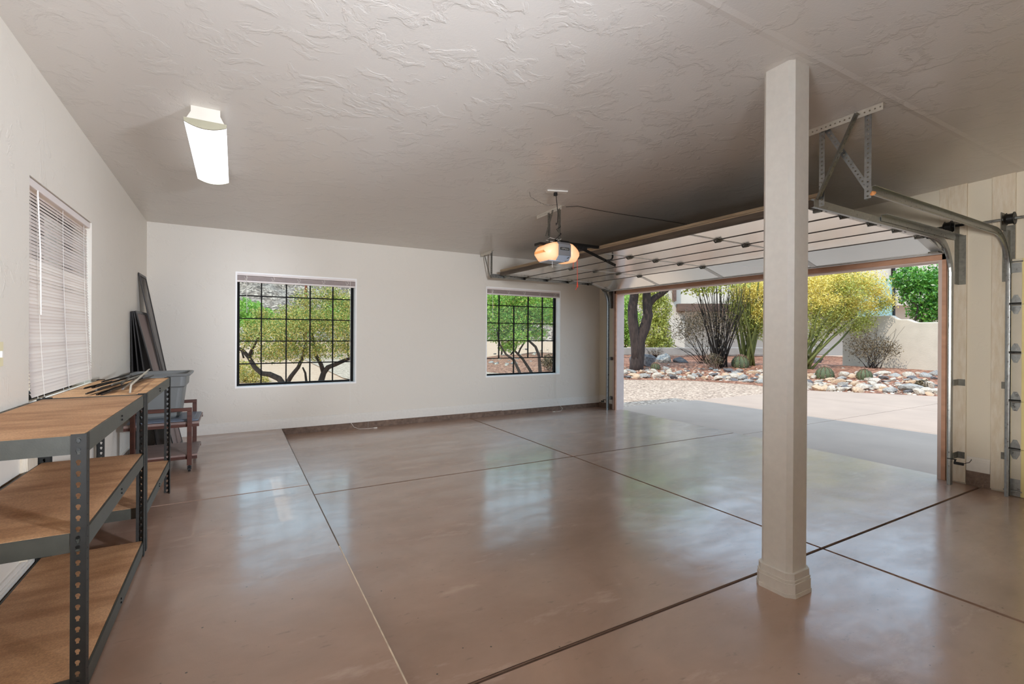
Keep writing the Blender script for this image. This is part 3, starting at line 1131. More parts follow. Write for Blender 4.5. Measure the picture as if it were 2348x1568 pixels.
def board_mat():
    m = bpy.data.materials.new('particle_board')
    m.use_nodes = True
    n, l = m.node_tree.nodes, m.node_tree.links
    b = n['Principled BSDF']
    b.inputs['Roughness'].default_value = 0.65
    co_ = n.new('ShaderNodeTexCoord')
    mp = n.new('ShaderNodeMapping')
    mp.inputs['Scale'].default_value = (1.0, 3.2, 1.0)
    mp.inputs['Rotation'].default_value = (0, 0, 0.12)
    l.new(co_.outputs['Object'], mp.inputs[0])
    a = n.new('ShaderNodeTexNoise')
    a.inputs['Scale'].default_value = 2.6
    a.inputs['Detail'].default_value = 5
    l.new(mp.outputs[0], a.inputs['Vector'])
    r = n.new('ShaderNodeValToRGB')
    e = r.color_ramp.elements
    e[0].position, e[0].color = 0.34, lin(172, 126, 86)
    e[1].position, e[1].color = 0.56, lin(206, 160, 118)
    l.new(a.outputs['Fac'], r.inputs[0])
    f = n.new('ShaderNodeTexNoise')
    f.inputs['Scale'].default_value = 160
    f.inputs['Detail'].default_value = 2
    l.new(co_.outputs['Object'], f.inputs['Vector'])
    fr_ = n.new('ShaderNodeMapRange')
    fr_.inputs[1].default_value, fr_.inputs[2].default_value = 0.3, 0.7
    fr_.inputs[3].default_value, fr_.inputs[4].default_value = 0.78, 1.12
    l.new(f.outputs['Fac'], fr_.inputs[0])
    mx = n.new('ShaderNodeMix')
    mx.data_type = 'RGBA'
    mx.blend_type = 'MULTIPLY'
    mx.inputs[0].default_value = 1
    l.new(r.outputs[0], mx.inputs[6])
    l.new(fr_.outputs[0], mx.inputs[7])
    l.new(mx.outputs[2], b.inputs['Base Color'])
    return m


M_board = board_mat()
shelving('dark grey steel shelving unit with three particle board shelves, nearest along the left wall', 2.245, 3.548, [(1.035, 0.066), (0.690, 0.068), (0.172, 0.066)])
shelving('dark steel shelving unit with loose dark strips on top, beside the plastic tub', 3.592, 4.832, [(1.035, 0.066), (0.356, 0.062)])

# loose trim strips lying on the second unit
STRIPS = [((-0.70, 3.64), (-0.60, 4.86), 'dark', 0.011), ((-0.675, 3.62), (-0.635, 4.74), 'dark', 0.010), ((-0.745, 3.63), (-0.665, 4.70), 'dark', 0.012),
          ((-0.655, 3.70), (-0.585, 4.90), 'dark', 0.010), ((-0.725, 3.75), (-0.655, 4.62), 'alum', 0.012), ((-0.775, 3.92), (-0.725, 4.40), 'dark', 0.013),
          ((-0.79, 3.80), (-0.735, 4.22), 'dark', 0.009), ((-0.585, 3.66), (-0.640, 4.62), 'alum', 0.013), ((-0.553, 3.62), (-0.625, 5.02), 'pale', 0.013)]
SLAB = {'dark': 'thin dark metal trim strip in the loose bundle on the far shelf top',
        'alum': 'bright aluminium trim strip among the dark ones on the far shelf top',
        'pale': 'longest pale curved trim strip laid over the bundle on the far shelf top'}
STRIPS += [((-0.69, 3.66), (-0.60, 4.55), 'dark', 0.010), ((-0.715, 3.70), (-0.62, 4.80), 'dark', 0.009), ((-0.66, 3.80), (-0.60, 4.70), 'alum', 0.010), ((-0.735, 3.95), (-0.69, 4.55), 'dark', 0.010), ((-0.60, 3.72), (-0.655, 4.40), 'dark', 0.010)]
for i, (a, b, k, w) in enumerate(STRIPS):
    w *= 0.75
    z = 1.0365+0.008*(i//2) if k != 'pale' else 1.082
    mm = {'dark': M_bronze, 'alum': M_alum, 'pale': mat('pale_strip', (196, 190, 178), 0.4, 0.3, var=0.05)}[k]
    s = MB()
    if k == 'pale':
        s.bar((a[0]+0.01, a[1], 1.045), (a[0], a[1]+0.10, 1.083), w, 0.006)
        s.bar((a[0], a[1]+0.10, 1.083), (b[0], b[1], 1.100), w, 0.006)
    else:
        s.bar((a[0], a[1], z+0.004), (b[0], b[1], z+0.007), w, 0.007)
        s.bar((a[0]+w*.5, a[1], z+0.007), (b[0]+w*.5, b[1], z+0.010), 0.003, 0.009)
    solo('trim_strip', s, mm, SLAB[k], 'strip', 'loose trim strips on the shelf')

# ------------------------------------------------------------------ window screens leaning in the corner


def screen(label, y0, y1, ztop, xt, xb, fw=0.028, cloth=None):
    """Framed screen: foot at x=xb on the ledge, top edge at (xt, ztop)."""
    t = thing('window_screen', label, 'screen', ((xt+xb)/2, (y0+y1)/2, LEDGE), 'window screens leaning in the corner')
    a0, a1 = Vector((xb, y0, LEDGE+0.004)), Vector((xt, y0, ztop))
    b0, b1 = Vector((xb, y1, LEDGE+0.004)), Vector((xt, y1, ztop))
    up = (a1-a0).normalized()
    nrm = up.cross(Vector((0, 1, 0)))
    f = MB()
    h = Vector((0, fw/2, 0))
    f.bar(a0+h, a1+h, 0.010, fw, (0, 1, 0))
    f.bar(b0-h, b1-h, 0.010, fw, (0, 1, 0))
    for p, q in ((a0+up*fw/2, b0+up*fw/2), (a1-up*fw/2, b1-up*fw/2)):
        f.bar(p+h*2, q-h*2, 0.010, fw, up)
    f.build('frame', M_bronze, t)
    m = MB()
    k = fw*0.8
    m.add([a0+up*k+h*1.6, b0+up*k-h*1.6, b1-up*k-h*1.6, a1-up*k+h*1.6], [(0, 1, 2, 3)])
    m.build('mesh_cloth', cloth or M_screen, t)


screen('tall narrow dark framed window screen leaning highest in the corner', 6.715, 7.20, 2.08, XL+0.008, -0.575)
screen('shorter dark framed screen standing closest to the left wall behind the plastic tub', 6.27, 7.00, 1.625, XL+0.008, XL+0.05)
screen('shorter dark framed screen, second from the left wall in the leaning stack', 6.26, 7.02, 1.63, XL+0.022, -0.80)
screen('shorter dark framed screen, third from the left wall in the leaning stack', 6.25, 7.03, 1.632, XL+0.036, -0.70)
screen('shorter dark framed screen with pale mesh, frontmost of the leaning stack', 6.24, 6.98, 1.635, XL+0.052, -0.545, cloth=mesh_cloth('pale_insect_mesh', (136, 118, 112), 0.15))

# ------------------------------------------------------------------ cart with tub
ct = thing('wooden_cart', 'reddish wooden two tier cart on casters carrying the grey tub', 'cart', (-0.585, 5.80, LEDGE))
KX0, KX1, KY0, KY1 = -0.80, -0.372, 5.47, 6.13
ZB, ZT1, ZT2 = LEDGE+0.062, 0.665, 0.560
for yy in (KY0, KY1):
    for xx_ in (KX0, KX1):
        lg = MB().box(xx_-0.019, xx_+0.019, yy-0.015, yy+0.015, ZB, ZT1)
        L_ = lg.build('leg', M_cartwood, ct, bevel=0.003)
        if not (xx_ == KX0 and yy == KY1 and False):
            cs = MB()
            cs.cyl((xx_-0.010, yy, LEDGE+0.023), (xx_+0.010, yy, LEDGE+0.023), 0.022, 14)
            cs.cyl((xx_, yy, LEDGE+0.045), (xx_, yy, ZB+0.002), 0.007, 8)
            cs.bar((xx_-0.014, yy, LEDGE+0.022), (xx_-0.014, yy, LEDGE+0.052), 0.016, 0.004, (1, 0, 0))
            cs.bar((xx_+0.014, yy, LEDGE+0.022), (xx_+0.014, yy, LEDGE+0.052), 0.016, 0.004, (1, 0, 0))
            cs.box(xx_-0.016, xx_+0.016, yy-0.010, yy+0.010, LEDGE+0.048, LEDGE+0.053)
            cs.build('caster', M_rubber, ct)
    MB().box(KX0-0.019, KX1+0.019, yy-0.015, yy+0.015, ZT1, ZT1+0.032).build('handle_rail', M_cartwood, ct, bevel=0.003)
MB().box(KX0-0.07, KX1+0.075, KY0+0.016, KY1-0.016, ZT2-0.022, ZT2).build('upper_shelf', M_cartboard, ct, bevel=0.003)
MB().box(KX0-0.07, KX1+0.075, KY0+0.016, KY0+0.030, ZT2-0.048, ZT2-0.022).build('upper_apron', M_cartwood, ct)
MB().box(KX0-0.07, KX1+0.075, KY1-0.030, KY1-0.016, ZT2-0.048, ZT2-0.022).build('upper_apron', M_cartwood, ct)
MB().box(KX0-0.05, KX1+0.06, KY0+0.016, KY1-0.016, 0.232, 0.250).build('lower_shelf', M_cartboard, ct, bevel=0.003)
MB().box(KX0-0.05, KX1+0.06, KY0+0.016, KY0+0.030, 0.205, 0.232).build('lower_apron', M_cartwood, ct)
MB().box(KX0-0.05, KX1+0.06, KY1-0.030, KY1-0.016, 0.205, 0.232).build('lower_apron', M_cartwood, ct)
ld = MB()
ld.prism([(x, y) for x, y in ((-0.84, 5.52), (-0.32, 5.52), (-0.305, 5.535), (-0.305, 6.06), (-0.32, 6.075), (-0.84, 6.075), (-0.855, 6.06), (-0.855, 5.535))], 2, ZT2+0.0015, ZT2+0.014)
ld.prism([(-0.82, 5.55), (-0.34, 5.55), (-0.34, 6.045), (-0.82, 6.045)], 2, ZT2+0.014, ZT2+0.020)
solo('tub_lid', ld, M_lidblue, 'slate blue flat plastic lid lying under the grey tub on the cart', 'lid', bevel=0.003)

tb = thing('plastic_tub', 'open grey plastic storage tub sitting on the wooden cart', 'tub', (-0.62, 5.83, ZT2+0.021))


def rrect(x0, x1, y0, y1, r, n=4):
    p = []
    for cx_, cy_, a0 in ((x1-r, y1-r, 0), (x0+r, y1-r, 90), (x0+r, y0+r, 180), (x1-r, y0+r, 270)):
        for k in range(n+1):
            a = math.radians(a0+90*k/n)
            p.append((cx_+r*math.cos(a), cy_+r*math.sin(a)))
    return p


zb0, zt0 = ZT2+0.021, 1.015
TX0, TX1, TY0, TY1 = -0.872, -0.392, 5.60, 6.09


def loop(ins, z):
    return [(x, y, z) for x, y in rrect(TX0+ins, TX1-ins, TY0+ins, TY1-ins, 0.045)]


rings = [loop(0.085, zb0), loop(0.072, zb0+0.02), loop(0.042, zt0-0.14), loop(0.024, zt0-0.125), loop(0.018, zt0-0.03), loop(-0.012, zt0-0.025), loop(-0.018, zt0-0.006),
         loop(-0.006, zt0), loop(0.014, zt0-0.002), loop(0.022, zt0-0.03), loop(0.03, zt0-0.125), loop(0.048, zt0-0.14), loop(0.08, zb0+0.02)]
tm = MB()
nn = len(rings[0])
for r_ in rings:
    tm.v += r_
for i in range(len(rings)-1):
    for k in range(nn):
        tm.f.append((i*nn+k, i*nn+(k+1) % nn, (i+1)*nn+(k+1) % nn, (i+1)*nn+k))
tm.f.append(tuple(reversed(range(nn))))
tm.f.append(tuple(range((len(rings)-1)*nn, len(rings)*nn)))
tm.build('body', M_tote, tb, smooth=False, bevel=0.002)
hd = MB()
hd.box((TX0+TX1)/2-0.07, (TX0+TX1)/2+0.07, TY0-0.022, TY0+0.012, zt0-0.036, zt0-0.022)
hd.build('handle', M_tote, tb, bevel=0.003)

# ------------------------------------------------------------------ ceiling light


def fixture(label, x0, x1, y0, y1, zbot, lens, group=None):
    xm = (x0+x1)/2
    zt_ = min(zc(xm, y0), zc(xm, y1))
    t = thing('ceiling_light', label, 'ceiling light', (xm, (y0+y1)/2, zt_), group)
    w = x1-x0
    hb = MB()
    hb.prism([(x0+0.035, zt_+0.04), (x1-0.035, zt_+0.04), (x1-0.035, zt_-0.012), (x1-0.006, zbot+0.045), (x0+0.006, zbot+0.045), (x0+0.035, zt_-0.012)], 1, y0+0.02, y1-0.02)
    hb.build('housing', M_fixmetal, t)
    d = MB()
    n = 10
    arc = []
    for k in range(n+1):
        s = -1+2*k/n
        arc.append((xm+s*w/2, zbot+0.030-0.030*(1-s*s)))
    d.prism(arc+[(x1, zbot+0.046), (x0, zbot+0.046)], 1, y0+0.013, y1-0.013)
    d.build('diffuser', lens, t)
    for a, b in ((y0, y0+0.012), (y1-0.012, y1)):
        e = MB()
        e.prism([(px_, pz-0.003) for px_, pz in arc]+[(x1+0.002, zbot+0.05), (x0-0.002, zbot+0.05)], 1, a, b)
        e.build('end_cap', M_endcap, t)
    return t


fixture('long fluorescent ceiling light with curved white diffuser above the shelving', -0.286, -0.056, 3.635, 4.96, 2.712, M_diffuser)
# matching fixtures added out of view behind the eye to brighten the room
for (fx, fy) in ((-0.171, 0.1), (-0.171, -3.0)):
    fixture('added unseen fluorescent ceiling light behind the camera', fx-0.115, fx+0.115, fy-0.66, fy+0.66, 2.70, M_backfill, 'added ceiling lights behind the camera')



def fill_light(label, x, y, zl, nrm, s=0.5):  # added unseen lamp, bounces fill light off the ceiling
    z0 = LEDGE if x < 0.56 else zf(x, y)
    t = thing('fill_light', label, 'fill light', (x, y, z0), 'added fill lights behind the camera')
    b = MB()
    for k in range(3):
        a = 2.1*k
        b.tube([(x+0.35*math.cos(a), y+0.35*math.sin(a), z0+0.012), (x, y, z0+0.45)], 0.012, 6)
    b.tube([(x, y, z0+0.3), (x, y, zl-0.06)], 0.015, 8)
    b.build('tripod', M_blackmetal, t)
    nv = Vector(nrm).normalized()
    c = Vector((x, y, zl))
    MB().bar(c-nv*0.06, c-nv*0.003, s+0.04, s+0.04).build('lamp_head', M_blackmetal, t, bevel=0.006)
    MB().bar(c-nv*0.01, c, s, s).build('lamp_panel', M_fill, t)


M_fill = mat('fill_lamp_panel', (250, 248, 244), 0.4, var=0.01, emit=(236, 243, 255), estr=FILL_LAMP)
fill_light('added fill light on a black tripod near the end of the shelving, facing the ceiling', -0.52, 0.30, 0.80, (0.05, 0.10, 1.0))
fill_light('added fill light on a black tripod far behind the shelving, facing the ceiling', -0.45, -1.6, 0.95, (0.0, 0.10, 1.0))


# added fill lamp on a stand, out of view, brightens the far wall
fx_, fy_, fz_ = -0.45, -4.1, 1.9
ft = thing('fill_flood', 'added round fill light on a stand aimed at the far wall from behind the camera', 'flood light', (fx_, fy_, LEDGE))
b = MB()
for k in range(3):
    a = 2.1*k+0.4
    b.tube([(fx_+0.3*math.cos(a), fy_+0.3*math.sin(a), LEDGE+0.012), (fx_, fy_, LEDGE+0.5)], 0.012, 6)
b.tube([(fx_, fy_, LEDGE+0.3), (fx_, fy_, fz_-0.12)], 0.015, 8)
b.build('stand', M_blackmetal, ft)
fd = Vector((2.3-fx_, 7.35-fy_, 1.7-fz_)).normalized()
fc = Vector((fx_, fy_, fz_))
MB().tube([fc-fd*0.22, fc-fd*0.2, fc-fd*0.05], [0.06, 0.2, 0.36], 24).build('reflector', M_blackmetal, ft)
spl = bpy.data.lights.new('fill_spot', 'SPOT')
spl.energy = BEAM_WATTS
spl.color = lin(238, 244, 255)[:3]
spl.spot_size = math.radians(31)
spl.spot_blend = 0.9
spl.shadow_soft_size = 0.32
spo = bpy.data.objects.new('fill_spot', spl)
COL.objects.link(spo)
spo.location = fc+fd*0.02
spo.rotation_euler = fd.to_track_quat('-Z', 'Y').to_euler()



def flood(label, x, y, z, aim, watts, size, blend, soft, rgb):  # added spot on a stand, out of view, lifts one wall
    z0 = LEDGE if x < 0.56 else zf(x, y)
    t = thing('fill_flood', label, 'flood light', (x, y, z0))
    b = MB()
    for k in range(3):
        a = 2.1*k+0.9
        b.tube([(x+0.25*math.cos(a), y+0.25*math.sin(a), z0+0.012), (x, y, z0+0.4)], 0.010, 6)
    b.tube([(x, y, z0+0.3), (x, y, z-0.08)], 0.012, 8)
    b.build('stand', M_blackmetal, t)
    fc = Vector((x, y, z))
    fd = (Vector(aim)-fc).normalized()
    MB().tube([fc-fd*0.15, fc-fd*0.13, fc-fd*0.03], [0.04, 0.12, 0.2], 24).build('reflector', M_blackmetal, t)
    spl = bpy.data.lights.new('fill_spot', 'SPOT')
    spl.energy = watts
    spl.color = lin(*rgb)[:3]
    spl.spot_size = math.radians(size)
    spl.spot_blend = blend
    spl.shadow_soft_size = soft
    spo = bpy.data.objects.new('fill_spot', spl)
    COL.objects.link(spo)
    spo.location = fc+fd*0.02
    spo.rotation_euler = fd.to_track_quat('-Z', 'Y').to_euler()


flood('small added fill light on a stand aimed across at the door wall from behind the camera', -0.62, -0.25, 1.55, (6.26, 1.15, 1.7), SIDE_WATTS, 30, 0.6, 0.15, (250, 246, 240))
flood('added fill light on a stand in the second bay, aimed at the left wall', 3.4, -2.6, 1.9, (-0.95, 4.9, 1.7), LEFT_WATTS, 36, 0.7, 0.2, (232, 240, 255))

# ------------------------------------------------------------------ perforated angle iron


def angle(a, b, w, m, name, parent, axis_w, axis_t, pitch=0.03, r=0.006, second=True, solid=0.0025):
    """Slotted angle from a to b: one flange along axis_w, one along axis_t."""
    a, b = Vector(a), Vector(b)
    U = b-a
    V, T = Vector(axis_w), Vector(axis_t)
    mb = MB()
    mb.plate(a+V*w/2, U, V, U.length, w, pitch, 'round', r)
    if second:
        mb.plate(a+T*w/2, U, T, U.length, w, pitch, 'round', r)
    return mb.build(name, m, parent, solid=solid)


# ------------------------------------------------------------------ garage door opener
OY, OX = 4.46, 3.165
op = thing('door_opener', 'grey garage door opener with glowing amber light covers hanging from the ceiling', 'opener', (OX, OY, 2.45))
zo0, zo1 = 2.235, 2.445


def hull(secs, m, name, parent, smooth=False, bevel=0.0):
    """Loft: list of (x, [(y,z)...]) sections."""
    mb = MB()
    k = len(secs[0][1])
    for x, pts in secs:
        mb.v += [(x, y, z) for y, z in pts]
    for i in range(len(secs)-1):
        for j in range(k):
            mb.f.append((i*k+j, i*k+(j+1) % k, (i+1)*k+(j+1) % k, (i+1)*k+j))
    mb.f.append(tuple(reversed(range(k))))
    mb.f.append(tuple(range((len(secs)-1)*k, len(secs)*k)))
    return mb.build(name, m, parent, smooth=smooth, bevel=bevel)


def osec(hw, zlo, zhi, r=0.03):
    return [(OY-hw+r*1.6, zlo), (OY+hw-r*1.6, zlo), (OY+hw, zlo+r*1.6), (OY+hw, zhi-r), (OY+hw-r, zhi), (OY-hw+r, zhi), (OY-hw, zhi-r), (OY-hw, zlo+r*1.6)]


hull([(3.082, osec(0.150, zo0+0.012, zo1)), (3.252, osec(0.150, zo0+0.012, zo1))], M_opgrey, 'motor_housing', op, bevel=0.003)
MB().prism([(OY-0.152, zo0+0.055), (OY-0.104, zo0+0.005), (OY+0.10, zo0+0.005), (OY+0.152, zo0+0.055)], 0, 3.080, 3.254).build('lower_cover', M_opblue, op, bevel=0.003)
hull([(3.081, osec(0.146, zo0+0.004, zo1-0.004)), (3.03, osec(0.146, zo0+0.002, zo1-0.012)), (2.97, osec(0.135, zo0+0.008, zo1-0.045)), (2.935, osec(0.115, zo0+0.03, zo1-0.075)), (2.922, osec(0.09, zo0+0.06, zo1-0.10))], M_lens, 'light_lens', op, smooth=True)
hull([(3.253, osec(0.146, zo0+0.004, zo1-0.004)), (3.30, osec(0.146, zo0+0.002, zo1-0.012)), (3.36, osec(0.135, zo0+0.008, zo1-0.045)), (3.395, osec(0.115, zo0+0.03, zo1-0.075)), (3.408, osec(0.09, zo0+0.06, zo1-0.10))], M_lens, 'light_lens', op, smooth=True)
MB().box(2.99, 3.20, OY-0.10, OY+0.10, zo0-0.006, zo0+0.004).build('bottom_lens', M_opblue, op)
bd = MB().box(3.105, 3.225, OY-0.1535, OY-0.150, 2.352, 2.380).build('badge', M_badge, op)
tx = bpy.data.curves.new('lettering', 'FONT')
tx.body = 'LiftMaster'
tx.size = 0.0255
tx.align_x, tx.align_y = 'CENTER', 'CENTER'
tx.extrude = 0.0006
tx.materials.append(M_letter)
txo = bpy.data.objects.new('lettering', tx)
txo.rotation_euler = (math.radians(90), 0, 0)
txo.location = (3.165, OY-0.1545, 2.366)
COL.objects.link(txo)
txo.parent = bd
kn = MB()
kn.tube([(3.235, OY-0.142, 2.288), (3.222, OY-0.142, 2.270), (3.205, OY-0.138, 2.266)], 0.004, 6)
kn.build('adjust_button', M_badge, op)
cp = MB()
cp.box(3.10, 3.30, OY-0.03, OY+0.03, zo1-0.002, zo1+0.014)
cp.box(3.10, 3.30, OY-0.05, OY-0.044, zo1-0.002, zo1+0.034)
cp.build('chassis_bracket', M_blackmetal, op)
cl = MB()
cl.box(2.95, 3.10, OY+0.02, OY+0.14, zo1-0.026, zo1+0.004)
cl.build('top_plate', M_blackmetal, op)
rl = MB()
rl.box(3.25, 6.22, OY-0.022, OY+0.022, 2.447, 2.478)
rl.box(6.18, 6.255, OY-0.03, OY+0.03, 2.43, 2.50)
rl.build('rail', M_blackmetal, op)
tr = MB()
tr.box(3.44, 3.58, OY-0.026, OY+0.026, 2.405, 2.446)
tr.cyl((3.51, OY-0.034, 2.415), (3.51, OY+0.034, 2.415), 0.022, 14)
tr.build('trolley', M_rubber, op)
arm = MB()
A0, A1 = Vector((3.52, OY-0.03, 2.412)), Vector((4.02, OY-0.03, 2.262))
arm.plate(A0, A1-A0, (0.28, 0, 0.96), (A1-A0).length, 0.034, 0.05, 'round', 0.006, first=lambda c, n: c > n*0.55)
arm.plate(A0+Vector((0, 0.012, 0.012)), A1-A0, (0, 1, 0), (A1-A0).length, 0.024, 0.05, 'round', 0.004, first=lambda c, n: False)
arm.build('door_arm', M_blackmetal, op, solid=0.004)
ca = MB()
ca.tube([(3.86, OY-0.035, 2.312), (3.92, OY-0.035, 2.318), (3.955, OY-0.035, 2.335), (3.968, OY-0.035, 2.36), (3.97, OY-0.03, 2.385)], 0.011, 6)
ca.build('curved_arm', M_blackmetal, op)
rc = MB()
rc.tube([(3.415, OY-0.03, 2.405), (3.41, OY-0.03, 2.33), (3.432, OY-0.03, 2.29), (3.436, OY-0.03, 2.10), (3.436, OY-0.03, 1.965)], 0.0032, 6)
rc.tube([(3.432, OY-0.03, 2.30), (3.40, OY-0.04, 2.302), (3.372, OY-0.045, 2.27), (3.362, OY-0.045, 2.215), (3.363, OY-0.045, 2.17)], 0.0030, 6)
rc.tube([(3.436, OY-0.03, 1.965), (3.420, OY-0.03, 1.950), (3.412, OY-0.03, 1.93)], 0.0032, 6)
rc.build('release_cord', M_redcord, op)
rh = MB().tube([(3.436, OY-0.03, 2.02), (3.437, OY-0.03, 1.965)], [0.006, 0.010], 8)
rh.build('release_handle', M_redcord, op)
for p in ((3.04, OY-0.06),):
    MB().tube([(p[0]+0.02, p[1], zo0), (p[0]+0.022, p[1], 2.16)], 0.0025, 5).build('pull_string', M_cord, op)
# its ceiling hanger
zh = zc(3.12, 4.56)
angle((3.12, 4.815, zh-0.002), (3.12, 4.315, zc(3.12, 4.315)-0.002), 0.045, M_angle, 'ceiling_angle', op, (0, 0, -1), (1, 0, 0), 0.028, 0.005)
angle((3.115, 4.575, zo1-0.03), (3.115, 4.575, zh-0.03), 0.034, M_galvdark, 'hanger_strap', op, (0, -1, 0), (1, 0, 0), 0.030, 0.006)
angle((3.115, 4.372, zo1), (3.115, 4.372, zh-0.03), 0.034, M_galvdark, 'hanger_strap', op, (0, -1, 0), (1, 0, 0), 0.030, 0.006)
angle((3.100, 4.582, zo1+0.10), (3.100, 4.44, zh-0.03), 0.026, M_galvdark, 'diagonal_brace', op, (0, 0.87, 0.4), (1, 0, 0), 0.030, 0.005, second=False)
pw = MB()
pw.tube([(2.80, 3.965, 2.835), (2.805, 3.968, 2.79), (2.83, 3.99, 2.72), (2.87, 4.03, 2.66), (2.95, 4.15, 2.60), (3.06, 4.33, 2.62), (3.10, 4.39, 2.66), (3.135, 4.36, 2.635), (3.12, 4.33, 2.61), (3.095, 4.37, 2.585), (3.13, 4.385, 2.56), (3.14, 4.345, 2.535), (3.105, 4.335, 2.51), (3.085, 4.37, 2.475), (3.06, 4.42, 2.47), (3.02, 4.47, 2.452)], 0.0042, 6)
pw.build('power_cord', M_rubber, op)
lw = MB()
lw.tube([(3.10, 4.36, 2.46), (3.13, 4.33, 2.475), (3.15, 4.37, 2.49), (3.11, 4.40, 2.48), (3.05, 4.43, 2.50), (3.04, 4.50, 2.48), (3.08, 4.42, 2.455)], 0.0022, 5)
lw.build('control_wire', M_cord, op)

ot = thing('ceiling_outlet', 'white ceiling outlet holding the black plug above the opener', 'outlet', (2.79, 3.96, zc(2.79, 3.96)))
o1 = MB()
o1.bar((2.70, 3.99, zc(2.70, 3.99)-0.006), (2.90, 3.92, zc(2.90, 3.92)-0.006), 0.075, 0.012)
o1.build('cover_plate', M_trim, ot)
MB().box(2.777, 2.807, 3.95, 3.98, zc(2.79, 3.96)-0.045, zc(2.79, 3.96)-0.010).build('plug', M_rubber, ot, bevel=0.004)
cwr = MB()
p0 = Vector((2.56, 4.09, zc(2.56, 4.09)-0.004))
cwr.tube([p0, p0+Vector((0.01, -0.005, -0.05))], 0.0022, 5)
pts = []
for k in range(30):
    t_ = k/29
    pts.append(p0+Vector((0.01, -0.005, -0.05)).lerp(Vector((0.36, 0.02, -0.075)), t_)+Vector((0.008*math.cos(k*1.9), 0.01*math.sin(k*1.9), -0.035*math.sin(math.pi*t_))))
cwr.tube(pts, 0.0018, 5)
solo('coiled_wire', cwr, M_galvdark, 'thin coiled wire hooked into the ceiling beside the opener outlet', 'wire')
cw_ = MB()
pts = [Vector((3.17, 4.30, zc(3.17, 4.30)-0.02))]
for k in range(10):
    x = 3.30+k*0.32
    y = 4.26+0.02*math.sin(k)
    pts.append(Vector((x, y, zc(x, y)-0.004)))
cw_.tube(pts, 0.0028, 5)
solo('ceiling_wire', cw_, M_blackmetal, 'thin dark wire stapled along the ceiling from the opener towards the door', 'wire')

# ------------------------------------------------------------------ open sectional garage door
gd = thing('garage_door', 'open white sectional garage door hanging horizontally overhead', 'garage door', (4.9, 4.44, 2.37))
GY0, GY1 = 1.955, 6.895
prof = [(3.795, 2.392), (4.25, 2.387), (4.705, 2.383), (5.16, 2.379), (5.615, 2.370), (6.048, 2.243)]
stiles = [GY0+0.045, 3.17, 4.43, 5.63, GY1-0.045]
for i in range(5):
    (xa, za), (xb, zb_) = prof[i], prof[i+1]
    d = Vector((xb-xa, 0, zb_-za))
    L_ = d.length
    d.normalize()
    nrm = Vector((-d.z, 0, d.x))          # upwards: the weather side
    p0, p1 = Vector((xa, 0, za))+d*0.003, Vector((xb, 0, zb_))-d*0.004
    s = MB()
    q = [p0, p1, p1+nrm*0.04, p0+nrm*0.04]
    s.prism([(v.x, v.z) for v in q], 1, GY0, GY1)
    sec = s.build('door_section', M_doorpanel, gd, bevel=0.003)
    for yy in stiles:
        st = MB()
        w = 0.075 if yy in (stiles[0], stiles[-1]) else (0.06 if i == 4 else 0.03)
        a, b = p0+d*0.012-nrm*0.002, p1-d*0.012-nrm*0.002
        st.bar((a.x, yy, a.z), (b.x, yy, b.z), w, 0.004, nrm)
        st.build('stile', M_doorstile, sec)
    if i < 4:
        sm = MB()
        a = Vector((xb, 0, zb_))
        sm.box(xb-0.013, xb+0.006, GY0, GY1, zb_-0.004, zb_+0.002)
        sm.build('seam_lip', M_seam, sec)
        for yy in stiles:
            h = MB()
            zz = zb_-0.006
            edge = yy in (stiles[0], stiles[-1])
            h.box(xb-0.055, xb-0.008, yy-0.030, yy+0.030, zz-0.004, zz)
            h.box(xb+0.008, xb+0.055, yy-0.030, yy+0.030, zz-0.004, zz)
            h.cyl((xb, yy-0.034, zz-0.016), (xb, yy+0.034, zz-0.016), 0.009, 10)
            for s_ in (-1, 1):
                h.bar((xb-0.03, yy+s_*0.027, zz-0.002), (xb, yy+s_*0.027, zz-0.018), 0.004, 0.014)
                h.bar((xb+0.03, yy+s_*0.027, zz-0.002), (xb, yy+s_*0.027, zz-0.018), 0.004, 0.014)
                h.cyl((xb-0.035, yy+s_*0.014, zz-0.010), (xb-0.035, yy+s_*0.014, zz-0.002), 0.006, 8)
                h.cyl((xb+0.035, yy+s_*0.014, zz-0.010), (xb+0.035, yy+s_*0.014, zz-0.002), 0.006, 8)
            hg = h.build('hinge', M_galvdark, gd)
            if edge:
                sg = -1 if yy == stiles[0] else 1
                r_ = MB()
                r_.cyl((xb, yy, zz-0.016), (xb, yy+sg*0.075, zz-0.016), 0.0055, 8)
                r_.cyl((xb, yy+sg*0.060, zz-0.016), (xb, yy+sg*0.080, zz-0.016), 0.020, 14)
                r_.build('roller', M_blackmetal, hg)
